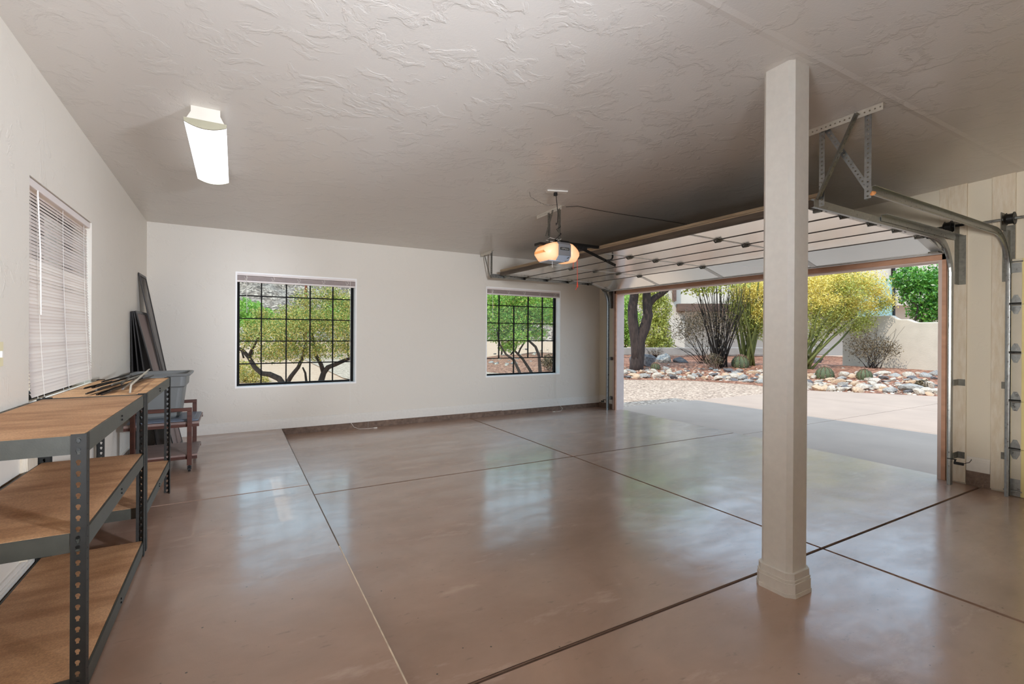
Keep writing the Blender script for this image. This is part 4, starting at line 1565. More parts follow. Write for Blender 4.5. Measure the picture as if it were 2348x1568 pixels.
# stiffening strut along the inner end
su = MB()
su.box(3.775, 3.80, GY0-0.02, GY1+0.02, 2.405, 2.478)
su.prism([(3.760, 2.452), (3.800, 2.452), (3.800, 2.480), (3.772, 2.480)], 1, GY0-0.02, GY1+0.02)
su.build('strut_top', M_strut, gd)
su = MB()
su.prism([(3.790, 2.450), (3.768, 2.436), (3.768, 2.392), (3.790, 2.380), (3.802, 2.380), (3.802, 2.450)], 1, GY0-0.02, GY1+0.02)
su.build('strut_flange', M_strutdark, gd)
for yy, sg in ((stiles[0], -1), (stiles[-1], 1)):
    h = MB()
    h.box(3.80, 3.90, yy-0.035, yy+0.035, 2.374, 2.384)
    h.box(3.84, 3.86, yy-0.03, yy+0.03, 2.352, 2.376)
    h.cyl((3.85, yy, 2.362), (3.85, yy+sg*0.08, 2.362), 0.0055, 8)
    h.cyl((3.85, yy+sg*0.060, 2.362), (3.85, yy+sg*0.08, 2.362), 0.020, 14)
    h.build('top_roller_bracket', M_galvdark, gd)
    h = MB()
    h.box(5.93, 6.03, yy-0.04, yy+0.04, 2.236, 2.250)
    h.cyl((6.0, yy-0.05, 2.230), (6.0, yy+sg*0.075, 2.230), 0.006, 8)
    h.build('bottom_bracket', M_galvdark, gd)
dn = Vector((prof[5][0]-prof[4][0], 0, prof[5][1]-prof[4][1])).normalized()
be = Vector((prof[5][0], 0, prof[5][1]))
bsl = MB()
bsl.bar((be.x+dn.x*0.004, GY0, be.z+dn.z*0.004+0.012), (be.x+dn.x*0.004, GY1, be.z+dn.z*0.004+0.012), 0.012, 0.045, (0.3, 0, 1))
bsl.build('bottom_rail', M_doorstile, gd)
bsl = MB()
bsl.tube([(be.x+dn.x*0.018, GY0, be.z+dn.z*0.018+0.012), (be.x+dn.x*0.018, GY1, be.z+dn.z*0.018+0.012)], 0.012, 8)
bsl.build('bottom_seal', M_rubber, gd)

# ------------------------------------------------------------------ tracks
TP = [(-0.026, 0.024), (-0.031, 0.014), (-0.027, 0.0), (0.027, 0.0), (0.031, 0.014), (0.026, 0.024)]


def track(label, y, sg, xend, ztop, R, xv, zbase, brk, reinforce, flag=True):
    t = thing('door_track', label, 'track', (xv, y, zbase), 'garage door tracks')
    path = [Vector((xv, y, zbase)), Vector((xv, y, ztop-R-0.3))]
    for k in range(13):
        a = math.radians(90*k/12)
        path.append(Vector((xv-R+R*math.cos(a), y, ztop-R+R*math.sin(a))))
    path.append(Vector((xend, y, ztop+0.006)))
    mb = MB()
    mb.sweep(path, [(a, b*sg) for a, b in TP], (0, 1, 0))
    mb.build('rail', M_galv, t, solid=0.003)
    for zz in brk:
        b = MB()
        b.box(*sorted((xv+0.02, XI-0.022)), *sorted((y-sg*0.004, y-sg*0.010)), zz-0.03, zz+0.03)
        b.box(XI-0.028, XI-0.0225, *sorted((y-sg*0.004, y-sg*0.060)), zz-0.032, zz+0.032)
        b.cyl((XI-0.034, y-sg*0.035, zz), (XI-0.026, y-sg*0.035, zz), 0.008, 8)
        b.build('wall_bracket', M_galvdark, t)
    if reinforce:
        xa, xb = reinforce
        r_ = MB()
        r_.box(xa, xb, *sorted((y-sg*0.004, y-sg*0.008)), ztop+0.0, ztop+0.05)
        r_.box(xa, xb, *sorted((y-sg*0.008, y-sg*0.048)), ztop+0.046, ztop+0.05)
        r_.build('reinforcing_angle', M_galv, t)
    if flag:
        f = MB()
        f.box(XI-0.027, XI-0.0225, *sorted((y-sg*0.004, y-sg*0.06)), 1.93, ztop+0.05)
        f.box(xv+0.035, XI-0.0225, *sorted((y-sg*0.004, y-sg*0.009)), 1.93, ztop+0.05)
        for zz in (1.97, 2.06, 2.2, 2.28):
            f.cyl((XI-0.034, y-sg*0.035, zz), (XI-0.026, y-sg*0.035, zz), 0.008, 8)
        f.build('flag_bracket', M_galvdark, t)
    return t


tA = track('galvanized garage door track along the wall beside the far right window', 6.94, -1, 3.62, 2.366, 0.36, 6.105, -0.004, [0.22, 0.97], None)
tB = track('galvanized track on the column side of the open garage door', 1.905, 1, 3.62, 2.366, 0.36, 6.10, -0.044, [0.24, 0.96], (4.62, 6.235))
tC = track('galvanized track of the closed second garage door, ending in an orange daub', 1.527, -1, 3.585, 2.350, 0.36, 6.12, -0.046, [0.30, 0.96], None, True)
MB().tube([(3.575, 1.52, 2.348), (3.59, 1.522, 2.338), (3.605, 1.522, 2.334)], [0.004, 0.018, 0.006], 7).build('orange_daub', mat('orange_sealant', (232, 160, 96), 0.6, var=0.1), tC)
# hangers
za_ = zc(3.615, 6.95)
angle((3.60, 7.30, zc(3.6, 7.30)-0.002), (3.60, 6.90, za_-0.002), 0.045, M_angle, 'ceiling_angle', tA, (0, 0, -1), (1, 0, 0), 0.028, 0.005)
angle((3.615, 6.965, 2.34), (3.615, 6.965, za_-0.01), 0.034, M_galvdark, 'hanger_strap', tA, (0, -1, 0), (1, 0, 0), 0.030, 0.006)
angle((3.610, 6.985, 2.36), (3.610, 7.20, zc(3.6, 7.2)-0.02), 0.030, M_galvdark, 'diagonal_brace', tA, (0, -0.9, 0.4), (1, 0, 0), 0.030, 0.005, second=False)
hg = thing('track_hanger', 'pale slotted steel hanger with crossed braces holding two track ends behind the column', 'hanger', (3.62, 1.72, zc(3.62, 1.72)))
angle((3.605, 1.985, zc(3.6, 1.985)-0.003), (3.605, 1.475, zc(3.6, 1.475)-0.003), 0.046, M_angle, 'ceiling_angle', hg, (0, 0, -1), (1, 0, 0), 0.030, 0.0055)
angle((3.615, 1.868, 2.335), (3.615, 1.868, zc(3.6, 1.86)-0.03), 0.036, M_galv, 'hanger_strap', hg, (0, -1, 0), (1, 0, 0), 0.030, 0.0062)
angle((3.620, 1.585, 2.320), (3.620, 1.585, zc(3.6, 1.56)-0.03), 0.040, M_galv, 'hanger_strap', hg, (0, -1, 0), (1, 0, 0), 0.030, 0.0062)
angle((3.600, 1.855, 2.38), (3.600, 1.61, zc(3.6, 1.62)-0.02), 0.032, M_galvdark, 'diagonal_brace', hg, (0, 0.9, 0.4), (-1, 0, 0), 0.030, 0.0055)
angle((3.628, 1.548, 2.385), (3.628, 1.815, zc(3.6, 1.79)-0.02), 0.036, M_galv, 'diagonal_brace', hg, (0, 0.93, -0.35), (1, 0, 0), 0.030, 0.0060, second=False)

# torsion shafts and drums


def drum(y, z, parent):
    d = MB()
    pr_ = [(-0.036, 0.058), (-0.030, 0.058), (-0.026, 0.046), (0.012, 0.046), (0.018, 0.056), (0.030, 0.040), (0.036, 0.026)]
    d.tube([(6.135, y+a, z) for a, b in pr_], [b for a, b in pr_], 20)
    d.build('cable_drum', M_blackmetal, parent)


sh = thing('torsion_shaft', 'dark torsion shaft with cable drum above the open garage door', 'shaft', (6.135, 4.4, 2.505))
s = MB()
s.cyl((6.135, 1.83, 2.505), (6.135, 7.02, 2.505), 0.0127, 10)
s.build('shaft_tube', M_blackmetal, sh)
drum(1.955, 2.505, sh)
drum(6.93, 2.505, sh)
b = MB().box(6.12, XI-0.022, 1.895, 1.900, 2.42, 2.55)
b.build('end_bearing_plate', M_galvdark, sh)
sh2 = thing('torsion_shaft', 'pale torsion shaft with cable drum above the closed second door', 'shaft', (6.135, 0.3, 2.495))
s = MB()
s.cyl((6.135, -1.0, 2.495), (6.135, 1.72, 2.495), 0.0127, 10)
s.build('shaft_tube', M_galv, sh2)
drum(1.515, 2.495, sh2)
b = MB()
b.box(6.10, XI-0.022, 1.560, 1.565, 2.40, 2.56)
b.box(XI-0.03, XI-0.0225, 1.50, 1.58, 2.0, 2.45)
b.build('end_bearing_plate', M_galvdark, sh2)

# safety sensors


def sensor(label, y, z, sg):
    t = thing('safety_sensor', label, 'sensor', (6.10, y, z))
    b = MB()
    b.box(6.055, 6.075, *sorted((y, y+sg*0.075)), z-0.012, z+0.014)
    b.build('body', M_rubber, t, bevel=0.004)
    b = MB()
    b.box(6.06, 6.075, *sorted((y-sg*0.05, y+sg*0.02)), z+0.030, z+0.036)
    b.box(6.060, 6.070, *sorted((y+sg*0.005, y+sg*0.015)), z-0.01, z+0.036)
    b.build('bracket', M_blackmetal, t)
    b = MB().tube([(6.075, y+sg*0.07, z+0.005), (6.12, y+sg*0.10, z+0.02), (6.2, y+sg*0.09, z+0.03), (XI-0.03, y+sg*0.08, z+0.03)], 0.003, 5)
    b.build('lead', M_blackmetal, t)


sensor('black safety sensor low on the track beside the far window wall', 6.985, 0.155, 1)
sensor('black safety sensor low on the track nearest the column', 1.875, 0.185, -1)

# ------------------------------------------------------------------ closed second garage door (its edge)
d2 = thing('garage_door', 'closed second garage door at the edge of view with diamond hinges', 'garage door', (6.20, 0.2, 0))
hz = [-0.045, 0.385, 0.825, 1.265, 1.710, 2.130]
D2Y1 = 1.515
M_yel = mat('yellowed_insulation_face', (226, 212, 150), 0.6, var=0.05, scale=4)
M_st2 = mat('cream_door_stile', (206, 198, 180), 0.45, var=0.04, scale=10)
for i in range(5):
    s = MB().box(6.175, 6.215, -0.95, D2Y1-0.01, hz[i]+0.003, hz[i+1]-0.003)
    sec = s.build('door_section', M_yel, d2)
    q = MB().box(6.171, 6.1745, 1.440, D2Y1-0.012, hz[i]+0.004, hz[i+1]-0.004)
    q.build('edge_stile', M_st2, sec)
    if i:
        h = MB()
        yc, zz = 1.478, hz[i]
        for s_ in (1, -1):
            h.prism([(yc-0.034, zz+s_*0.012), (yc+0.034, zz+s_*0.012), (yc+0.030, zz+s_*0.045), (yc+0.012, zz+s_*0.088), (yc-0.012, zz+s_*0.088), (yc-0.030, zz+s_*0.045)][::s_], 0, 6.1665, 6.1708)
            for k in (0.035, 0.07):
                h.cyl((6.160, yc, zz+s_*k), (6.167, yc, zz+s_*k), 0.007, 8)
        h.cyl((6.155, yc-0.04, zz), (6.155, yc+0.04, zz), 0.009, 8)
        h.build('hinge', M_galv, d2)
        r_ = MB().cyl((6.150, yc-0.04, zz+0.01), (6.150, yc+0.06, zz+0.01), 0.006, 8)
        r_.build('roller', M_blackmetal, d2)
for (za, zb_) in ((-0.04, 0.115), (2.0, 2.09)):
    h = MB()
    h.box(6.1665, 6.1708, 1.443, 1.512, za, zb_)
    h.cyl((6.155, 1.43, (za*0.7+zb_*0.3) if za < 0 else zb_+0.01), (6.155, 1.55, (za*0.7+zb_*0.3) if za < 0 else zb_+0.01), 0.006, 8)
    h.build('corner_bracket', M_galv, d2)

# ------------------------------------------------------------------ outside ground
GZ = -0.08
BORD = [(-8, 18.6), (1, 17.0), (4.97, 15.25), (6.05, 14.5), (7.15, 13.6), (9.0, 14.3), (10.9, 13.8), (12.3, 11.7), (14.5, 9.9), (17, 9.3), (22, 10.5), (27, 12)]
HP = [(-9, GZ), (0, GZ), (0.8, 0.0), (2.2, 0.17), (4.0, 0.30), (6, 0.26), (9, 0.18), (14, 0.12), (60, 0.1)]


def interp(t, pts):
    if t <= pts[0][0]:
        return pts[0][1]
    for (a, u), (b, v) in zip(pts, pts[1:]):
        if t <= b:
            return u+(v-u)*(t-a)/(b-a)
    return pts[-1][1]


def bed_d(x, y):
    return (x-interp(y, BORD))*0.8


def gh(x, y):
    return interp(bed_d(x, y), HP)+(0.03*math.sin(x*2.3+y)*math.cos(y*1.7) if bed_d(x, y) > 0.5 else 0)


def on_ground(px, py, lo=9.0, hi=60.0):
    d = lo
    while d < hi:
        p = at(px, py, d)
        if p.z <= gh(p.x, p.y):
            return p, d
        d += 0.05
    return p, d


dr = MB()
dr.box(-260, 260, 60, 420, -1.2, GZ-0.03)
dr.box(-260, -1.2, -120, 60, -1.2, GZ-0.03)
dr.box(-1.2, 260, -120, 60, -1.2, GZ-0.03)
struct('ground', dr, M_dirt)
gv = MB()
gv.add([(6.43, 7.30, GZ), (13.9, 7.0, GZ), (14.6, 9.2, GZ), (14.1, 11.1, GZ), (12.0, 12.5, GZ), (10.2, 14.3, GZ), (9.3, 16.0, GZ), (9.5, 19.0, GZ), (11, 34, GZ), (3.6, 34, GZ), (3.2, 17.0, GZ), (4.6, 10.0, GZ), (5.2, 8.6, GZ)], [tuple(range(13))])
struct('path', gv, M_gravel)
cc = MB()
J = 0.006
ysj = [-6.0, 4.43, 7.36]
xsj = [6.40, 9.20, 12.0, 13.55]
for i in range(3):
    for j in range(2):
        x0, x1 = xsj[i]+(J if i else 0), xsj[i+1]-(J if i < 2 else 0)
        y0, y1 = ysj[j]+(J if j else 0), ysj[j+1]-(J if j < 1 else 0)
        if i == 2:
            f_ = lambda y: 13.5+max(0, (7.15-y))*0.74
            cc.prism([(x0, y0), (f_(y0), y0), (f_(y1), y1), (x0, y1)], 2, GZ-0.1, -0.052)
        else:
            cc.box(x0, x1, y0, y1, GZ-0.1, -0.052)
struct('driveway_slab', cc, M_concrete)
jn = MB().box(6.40, 13.5, -6.0, 7.34, GZ-0.11, -0.066)
struct('driveway_joints', jn, M_groove)
bd_ = MB()
NXB, NYB = 70, 80
for i in range(NXB+1):
    for j in range(NYB+1):
        y = -8+34*j/NYB
        x = interp(y, BORD)-0.5+26*(i/NXB)**1.5
        bd_.v.append((x, y, gh(x, y)+0.004+(0.02*rnd.random() if i > 2 else 0)))
for i in range(NXB):
    for j in range(NYB):
        a = i*(NYB+1)+j
        bd_.f.append((a, a+NYB+1, a+NYB+2, a+1))
struct('ground_bed', bd_, M_mulch, smooth=True)

# ------------------------------------------------------------------ rocks


def rock_mesh(seed, m):
    r = random.Random(seed)
    b = bmesh.new()
    bmesh.ops.create_icosphere(b, subdivisions=2, radius=1.0)
    ax = [Vector((r.gauss(0, 1), r.gauss(0, 1), r.gauss(0, 1))).normalized() for _ in range(9)]
    kk = [r.uniform(0.42, 0.85) for _ in ax]
    for v in b.verts:
        for a, c in zip(ax, kk):
            t_ = v.co.dot(a)
            if t_ > c:
                v.co -= a*(t_-c)*0.9
        v.co *= 1+r.uniform(-0.04, 0.04)
    me = bpy.data.meshes.new('rock')
    b.to_mesh(me)
    b.free()
    me.materials.append(m)
    return me


RM = [[rock_mesh(17*i+j, ROCKS[i]) for j in range(4)] for i in range(4)]
CN = ['whitish', 'grey', 'tan', 'dark']


def rock(p, s, c, label, group, name='rock'):
    o = bpy.data.objects.new(name, RM[c][rnd.randrange(4)])
    COL.objects.link(o)
    o.scale = (s*rnd.uniform(0.9, 1.35), s*rnd.uniform(0.8, 1.1), s*rnd.uniform(0.5, 0.8))
    o.rotation_euler = (rnd.uniform(-.2, .2), rnd.uniform(-.2, .2), rnd.uniform(0, 6.28))
    o.location = (p[0], p[1], p[2]+o.scale[2]*0.45)
    tag(o, label, 'rock', group, 'thing')
    return o


cnt = 0
placed = []
tries = 0
while cnt < 298 and tries < 16000:
    tries += 1
    y = rnd.uniform(3.6, 8.0) if rnd.random() < 0.52 else rnd.uniform(8.0, 14.6)
    right = y < 8
    d = abs(rnd.gauss(0, 1.0))*(1.5 if right else 1.0)+0.1
    if d > (3.4 if right else 2.6):
        continue
    x = interp(y, BORD)+d/0.8
    s = rnd.uniform(0.07, 0.19)*(1.25 if d < 0.7 else 0.95)
    if any((x-a)**2+(y-b)**2 < (0.72*(s+c))**2 for a, b, c in placed):
        continue
    placed.append((x, y, s))
    c = rnd.choices((0, 1, 2, 3), (5, 3, 3, 1.6 if not right else 0.8))[0]
    rock((x, y, gh(x, y)), s, c, CN[c]+' river rock in the border between driveway and mulch', 'river rocks edging the mulch bed')
    cnt += 1
for px, py, s, c, lab in ((1475, 838, 0.55, 3, 'large dark flat boulder beside the twin mesquite trunk'), (1522, 832, 0.42, 1, 'large pale grey boulder right of the mesquite trunk'),
                          (1560, 832, 0.36, 3, 'large blue grey boulder behind the rock border under the bare shrub'), (1868, 832, 0.42, 3, 'large dark boulder just right of the white column'),
                          (2087, 897, 0.24, 1, 'largest flat grey stone at the driveway edge under the garden wall'), (2016, 893, 0.22, 0, 'long whitish slab stone at the driveway edge below the barrel cactus')):
    p, d = on_ground(px, py)
    rock(p, s, c, lab, None, 'boulder')
for k in range(34):
    px, py = rnd.uniform(1115, 1258), rnd.choice((rnd.uniform(795, 815), rnd.uniform(822, 840)))
    p, d = on_ground(px, py, 9.5, 40)
    c = rnd.choice((0, 0, 1, 3))
    rock((p.x, p.y, gh(p.x, p.y)), rnd.uniform(0.06, 0.16), c, CN[c]+' rock on the dirt seen through the window beside the door track', 'rocks seen through the far right window')

# small stones nobody would count, between the larger ones
SV, SF = [], []
ico = bmesh.new()
bmesh.ops.create_icosphere(ico, subdivisions=1, radius=1.0)
iv = [v.co.copy() for v in ico.verts]
if_ = [[v.index for v in f.verts] for f in ico.faces]
ico.free()
for k in range(1500):
    y = rnd.uniform(3.4, 14.6)
    d = abs(rnd.gauss(0, 1.2))+0.02
    x = interp(y, BORD)+d/0.8
    s_ = rnd.uniform(0.018, 0.055)
    ro = Matrix.Rotation(rnd.uniform(0, 6.28), 3, 'Z')
    base = len(SV)
    for v in iv:
        q = ro @ Vector((v.x*s_*1.4*rnd.uniform(.8, 1.15), v.y*s_*rnd.uniform(.8, 1.15), v.z*s_*0.65))
        SV.append((x+q.x, y+q.y, gh(x, y)+q.z+0.012))
    SF += [[i_+base for i_ in f] for f in if_]
sp_ = np_mesh('rubble', np.array(SV), np.array(SF), leafmat('small_stone', (120, 104, 90), (216, 202, 184), 0.0, 0.9))
tag(sp_, 'small loose stones scattered between the larger border rocks', 'stones', None, 'stuff')

# ------------------------------------------------------------------ cacti


def cactus(px, py, r, label):
    p, d = on_ground(px, py)
    t = thing('barrel_cactus', label, 'cactus', p, 'barrel cacti in the rock border')
    N, K = 36, 10
    mb = MB()
    for k in range(K+1):
        a = -0.5+math.pi*0.62*k/K
        for i in range(N):
            th = 2*math.pi*i/N
            rr = r*(1+0.09*math.cos(th*12))*max(0.03, math.cos(a))
            mb.v.append((p.x+rr*math.cos(th), p.y+rr*math.sin(th), p.z+r*0.45+r*1.1*math.sin(a)))
    for k in range(K):
        for i in range(N):
            mb.f.append((k*N+i, k*N+(i+1) % N, (k+1)*N+(i+1) % N, (k+1)*N+i))
    mb.f.append(tuple(range(K*N, K*N+N)))
    mb.build('ribbed_body', L_cactus, t, smooth=True)
    sp = MB()
    for i in range(12):
        for k in range(9):
            a = -0.2+1.6*k/8
            th = 2*math.pi*i/12
            rr = r*1.09*math.cos(a)
            b = Vector((p.x+rr*math.cos(th), p.y+rr*math.sin(th), p.z+r*0.45+r*1.1*math.sin(a)))
            for s_ in range(5):
                e = b+Vector((math.cos(th)*math.cos(a)+rnd.uniform(-.6, .6), math.sin(th)*math.cos(a)+rnd.uniform(-.6, .6), math.sin(a)+rnd.uniform(-.6, .6))).normalized()*r*0.28
                q = (e-b).cross(Vector((0, 0, 1))).normalized()*0.010
                sp.add([b-q, b+q, e], [(0, 1, 2)])
    sp.build('spines', M_spine, t)


cactus(1697, 842, 0.29, 'pinkish spined barrel cactus left of the white column')
cactus(1891, 868, 0.24, 'barrel cactus standing among rocks just right of the white column')
cactus(1982, 869, 0.19, 'small barrel cactus in front of the shadowed garden wall')
cactus(1503, 848, 0.17, 'small dark barrel cactus in the rocks beside the mesquite trunk')

# ------------------------------------------------------------------ trees and shrubs through the door


def px_tube(mb, pts, depth, r):
    P = [at(a, b, depth+(c[0] if c else 0)) for a, b, *c in pts]
    n = len(P)
    rs = [r[0]+(r[1]-r[0])*i/(n-1) for i in range(n)]
    mb.tube(P, rs, 10)


bp, bdp = on_ground(1460, 848)
D0 = bdp
mq = thing('mesquite_tree', 'old dark twin trunked mesquite tree beside the rock border', 'tree', bp)
mb = MB()
px_tube(mb, [(1458, 856), (1460, 835), (1464, 805), (1466, 780), (1478, 752), (1486, 722), (1483, 694), (1483, 672), (1484, 640), (1490, 600)], D0, (0.27, 0.11))
px_tube(mb, [(1461, 838), (1460, 800), (1456, 770), (1451, 735), (1450, 705), (1454, 680), (1457, 655), (1460, 610)], D0-0.02, (0.22, 0.14))
px_tube(mb, [(1482, 715), (1490, 694), (1502, 682), (1516, 674), (1540, 655), (1570, 630)], D0+0.1, (0.15, 0.08))
mb.build('trunk', M_bark, mq, smooth=True)
leaves('foliage', L_green, mq, [(tuple(at(a, b, D0+c)), (1.3, 1.3, 0.8)) for a, b, c in ((1400, 585, 0), (1480, 565, 0.5), (1560, 590, 0), (1500, 600, -1))], 2600, 0.11)
tw = MB()
for k in range(7):
    a = at(1500+6*k, 660, D0)
    tw.tube([a, a+Vector((0.1*rnd.uniform(-1, 2), 0.1*rnd.uniform(-1, 1), -rnd.uniform(0.1, 0.5)))], [0.008, 0.003], 4)
tw.build('hanging_twigs', M_bark2, mq)


def stems(name, label, cat, px, py, tips, n, r0, m, leafsets, dspread=0.5, group=None):
    p, d = on_ground(px, py)
    t = thing(name, label, cat, p, group)
    mb_ = MB()
    for k in range(n):
        a, b = tips(k)
        q = at(a, b, d+rnd.uniform(-dspread, dspread)*1.6)
        s_ = p+Vector((rnd.uniform(-.22, .22), rnd.uniform(-.22, .22), -0.08))
        mid = s_.lerp(q, 0.5)+Vector((rnd.uniform(-.12, .12), rnd.uniform(-.12, .12), 0.12))
        mb_.tube([s_, s_.lerp(mid, 0.5)+Vector((rnd.uniform(-.04, .04), 0, 0.03)), mid, mid.lerp(q, 0.5)+Vector((rnd.uniform(-.05, .05), rnd.uniform(-.05, .05), 0.02)), q], [r0*rnd.uniform(0.7, 1.2)*f for f in (1, 0.85, 0.7, 0.5, 0.25)], 5)
    mb_.build('stems', m, t, smooth=True)
    for (lm, blobs, cnt_, size, shell, nm) in leafsets:
        leaves(nm, lm, t, [(tuple(at(a, b, d+c)), (rx, rx, rz)) for a, b, c, rx, rz in blobs], cnt_, size, 2.2, shell)
    return t, d


stems('bare_shrub', 'tall bare many stemmed shrub in front of the pale house', 'shrub', 1648, 842,
      lambda k: (1580+k*3.3+rnd.uniform(-8, 8), rnd.uniform(585, 700)), 46, 0.022, M_bark2,
      [(L_dry, [(1610, 745, 0, 0.9, 0.9), (1580, 735, 0.3, 0.6, 0.6), (1660, 740, 0, 0.7, 1.0)], 1700, 0.036, 0.05, 'dry_leaves'),
       (L_olive, [(1650, 645, 0, 1.4, 0.55), (1600, 660, 0, 0.7, 0.4)], 1000, 0.07, 0.05, 'foliage')])
stems('twiggy_bush', 'low twiggy bush spreading left below the bare shrub', 'bush', 1622, 834,
      lambda k: (1520+k*5.5, rnd.uniform(705, 800)), 24, 0.013, M_bark2,
      [(L_dry, [(1570, 760, 0, 0.9, 0.55), (1600, 740, 0, 0.8, 0.6)], 1700, 0.034, 0.05, 'dry_leaves')])
stems('grey_tuft', 'pale dry tuft at the foot of the bare shrub', 'plant', 1636, 846,
      lambda k: (1612+k*1.7, rnd.uniform(806, 825)), 26, 0.007, M_spine,
      [(L_dry, [(1636, 826, 0, 0.33, 0.28)], 1100, 0.030, 0.1, 'dry_leaves')], 0.2)
stems('dark_bush', 'small dark leafless bush beside the mesquite trunk', 'bush', 1500, 822,
      lambda k: (1478+k*2.6, rnd.uniform(785, 806)), 22, 0.010, M_bark2,
      [(L_dry, [(1500, 808, 0, 0.5, 0.2)], 400, 0.03, 0.1, 'dry_leaves')], 0.3)
stems('palo_verde_tree', 'green stemmed palo verde with yellow blossom left of the white column', 'tree', 1712, 838,
      lambda k: (1672+k*7, rnd.uniform(610, 690)), 15, 0.06, M_greenbark,
      [(L_yellow, [(1722, 672, 0, 0.75, 0.6), (1742, 715, -0.3, 0.45, 0.5), (1770, 660, 0, 0.8, 0.7)], 11000, 0.036, 0.05, 'blossom'),
       (L_olive, [(1715, 730, 0.2, 0.8, 0.9), (1690, 700, 0.3, 0.5, 0.6), (1745, 750, 0, 0.5, 0.6)], 6000, 0.036, 0.05, 'foliage')])
stems('palo_verde_tree', 'wide yellow flowering palo verde spreading in front of the garden wall', 'tree', 1838, 847,
      lambda k: (1820+k*13, rnd.uniform(640, 730)), 15, 0.05, M_greenbark,
      [(L_yellow, [(1860, 650, 0, 0.85, 0.6), (1920, 640, 0.3, 0.9, 0.6), (1985, 650, 0.3, 0.75, 0.55), (1880, 690, -0.2, 0.75, 0.5), (1950, 692, 0.2, 0.75, 0.45), (2010, 672, 0.3, 0.5, 0.45), (2040, 690, 0.2, 0.3, 0.3), (1990, 705, 0.3, 0.45, 0.3), (1920, 720, 0.3, 0.5, 0.3)], 19000, 0.034, 0.02, 'blossom'),
       (L_olive, [(1880, 715, 0, 0.8, 0.7), (1940, 715, 0.2, 0.7, 0.5), (1985, 735, 0.3, 0.45, 0.5), (1870, 760, 0, 0.45, 0.6), (1930, 665, 0.2, 1.1, 0.7), (1960, 750, 0.3, 0.4, 0.45), (1910, 745, 0.3, 0.5, 0.4), (2020, 700, 0.3, 0.4, 0.4)], 15000, 0.034, 0.02, 'foliage')], 0.6)
stems('twiggy_bush', 'dry grey twiggy bush standing against the shadowed garden wall', 'bush', 2000, 845,
      lambda k: (1945+k*5.2, rnd.uniform(735, 815)), 26, 0.010, M_bark2,
      [(L_dry, [(1990, 795, 0, 0.7, 0.6), (2035, 800, 0.1, 0.45, 0.4)], 2600, 0.030, 0.05, 'dry_leaves')], 0.4)
stems('grey_tuft', 'small grey tuft among the stones below the garden wall', 'plant', 2117, 888,
      lambda k: (2104+k*1.3, rnd.uniform(872, 882)), 20, 0.006, M_bark2,
      [(L_dry, [(2117, 880, 0, 0.17, 0.12)], 300, 0.04, 0.2, 'dry_leaves')], 0.1)

# garden wall and neighbouring house
GWD = 19.2


def px_box(mb, x0, y0, x1, y1, d, thick):
    a, b, c, e = at(x0, y0, d), at(x1, y0, d), at(x1, y1, d), at(x0, y1, d)
    h = Vector((CF.x, CF.y, 0)).normalized()*thick
    mb.add([a, b, c, e, a+h, b+h, c+h, e+h], [(3, 2, 1, 0), (4, 5, 6, 7), (0, 1, 5, 4), (1, 2, 6, 5), (2, 3, 7, 6), (3, 0, 4, 7)])
    return mb


XW = at(1931, 780, GWD).x


def onx(px, py, X=None):
    v = at(px, py, 1.0)-Vector((0, 0, H))
    return Vector((0, 0, H))+v*((X or XW)/v.x)


gw = MB()
zs = [(1931, 726), (2044, 726), (2050, 727), (2058, 731), (2064, 732), (2080, 732), (2090, 735), (2097, 738), (2106, 739), (2420, 739), (2420, 870), (1931, 870)]
P = [onx(a, b) for a, b in zs]
z_hi, z_mid, z_lo = P[0].z, P[4].z, P[8].z
P[1].z = z_hi
P[5].z = z_mid
P[9].z = z_lo
n = len(P)
h = Vector((0.3, 0, 0))
gw.add(P+[p+h for p in P], [tuple(reversed(range(n))), tuple(range(n, 2*n))]+[(i, (i+1) % n, n+(i+1) % n, n+i) for i in range(n)])
tag(gw.build('garden_wall', M_stucco, bevel=0.04, seg=3), 'pale stucco garden wall with stepped top beyond the rock border', 'garden wall', None, 'thing')
ho = thing('house', 'pale stucco neighbouring house with dark wood fascia across the driveway', 'house', at(1700, 800, 30))
wm = MB()
px_box(wm, 1528, 560, 1570, 815, 30, 0.5)
px_box(wm, 1570, 560, 2420, 700, 30, 0.5)
px_box(wm, 1560, 690, 2420, 815, 31.6, 0.4)
wm.build('wall', M_house, ho)
fm = MB()
px_box(fm, 1557, 696, 1840, 713, 29.5, 0.55)
fm.build('fascia', M_fascia, ho)
fm = MB()
px_box(fm, 1545, 640, 1551, 690, 29.7, 0.3)
fm.build('downspout', M_fascia, ho)
fm = MB()
px_box(fm, 1968, 640, 2049, 735, 29.9, 0.08)
fm.build('window_pane', mat('teal_window_glass', (150, 186, 182), 0.15, var=0.2, scale=1.5), ho)  # pane coloured as pale teal glass
fm = MB()
px_box(fm, 2049, 590, 2053, 735, 29.8, 0.2)
fm.build('window_post', M_blackmetal, ho)
kw = MB()
px_box(kw, 1380, 797, 1900, 814, 25.5, 0.3)
tag(kw.build('low_wall', mat('grey_block', (152, 146, 138), 0.9, var=0.15, scale=2), bevel=0.03), 'low grey kerb wall running behind the planted bed', 'low wall', None, 'thing')


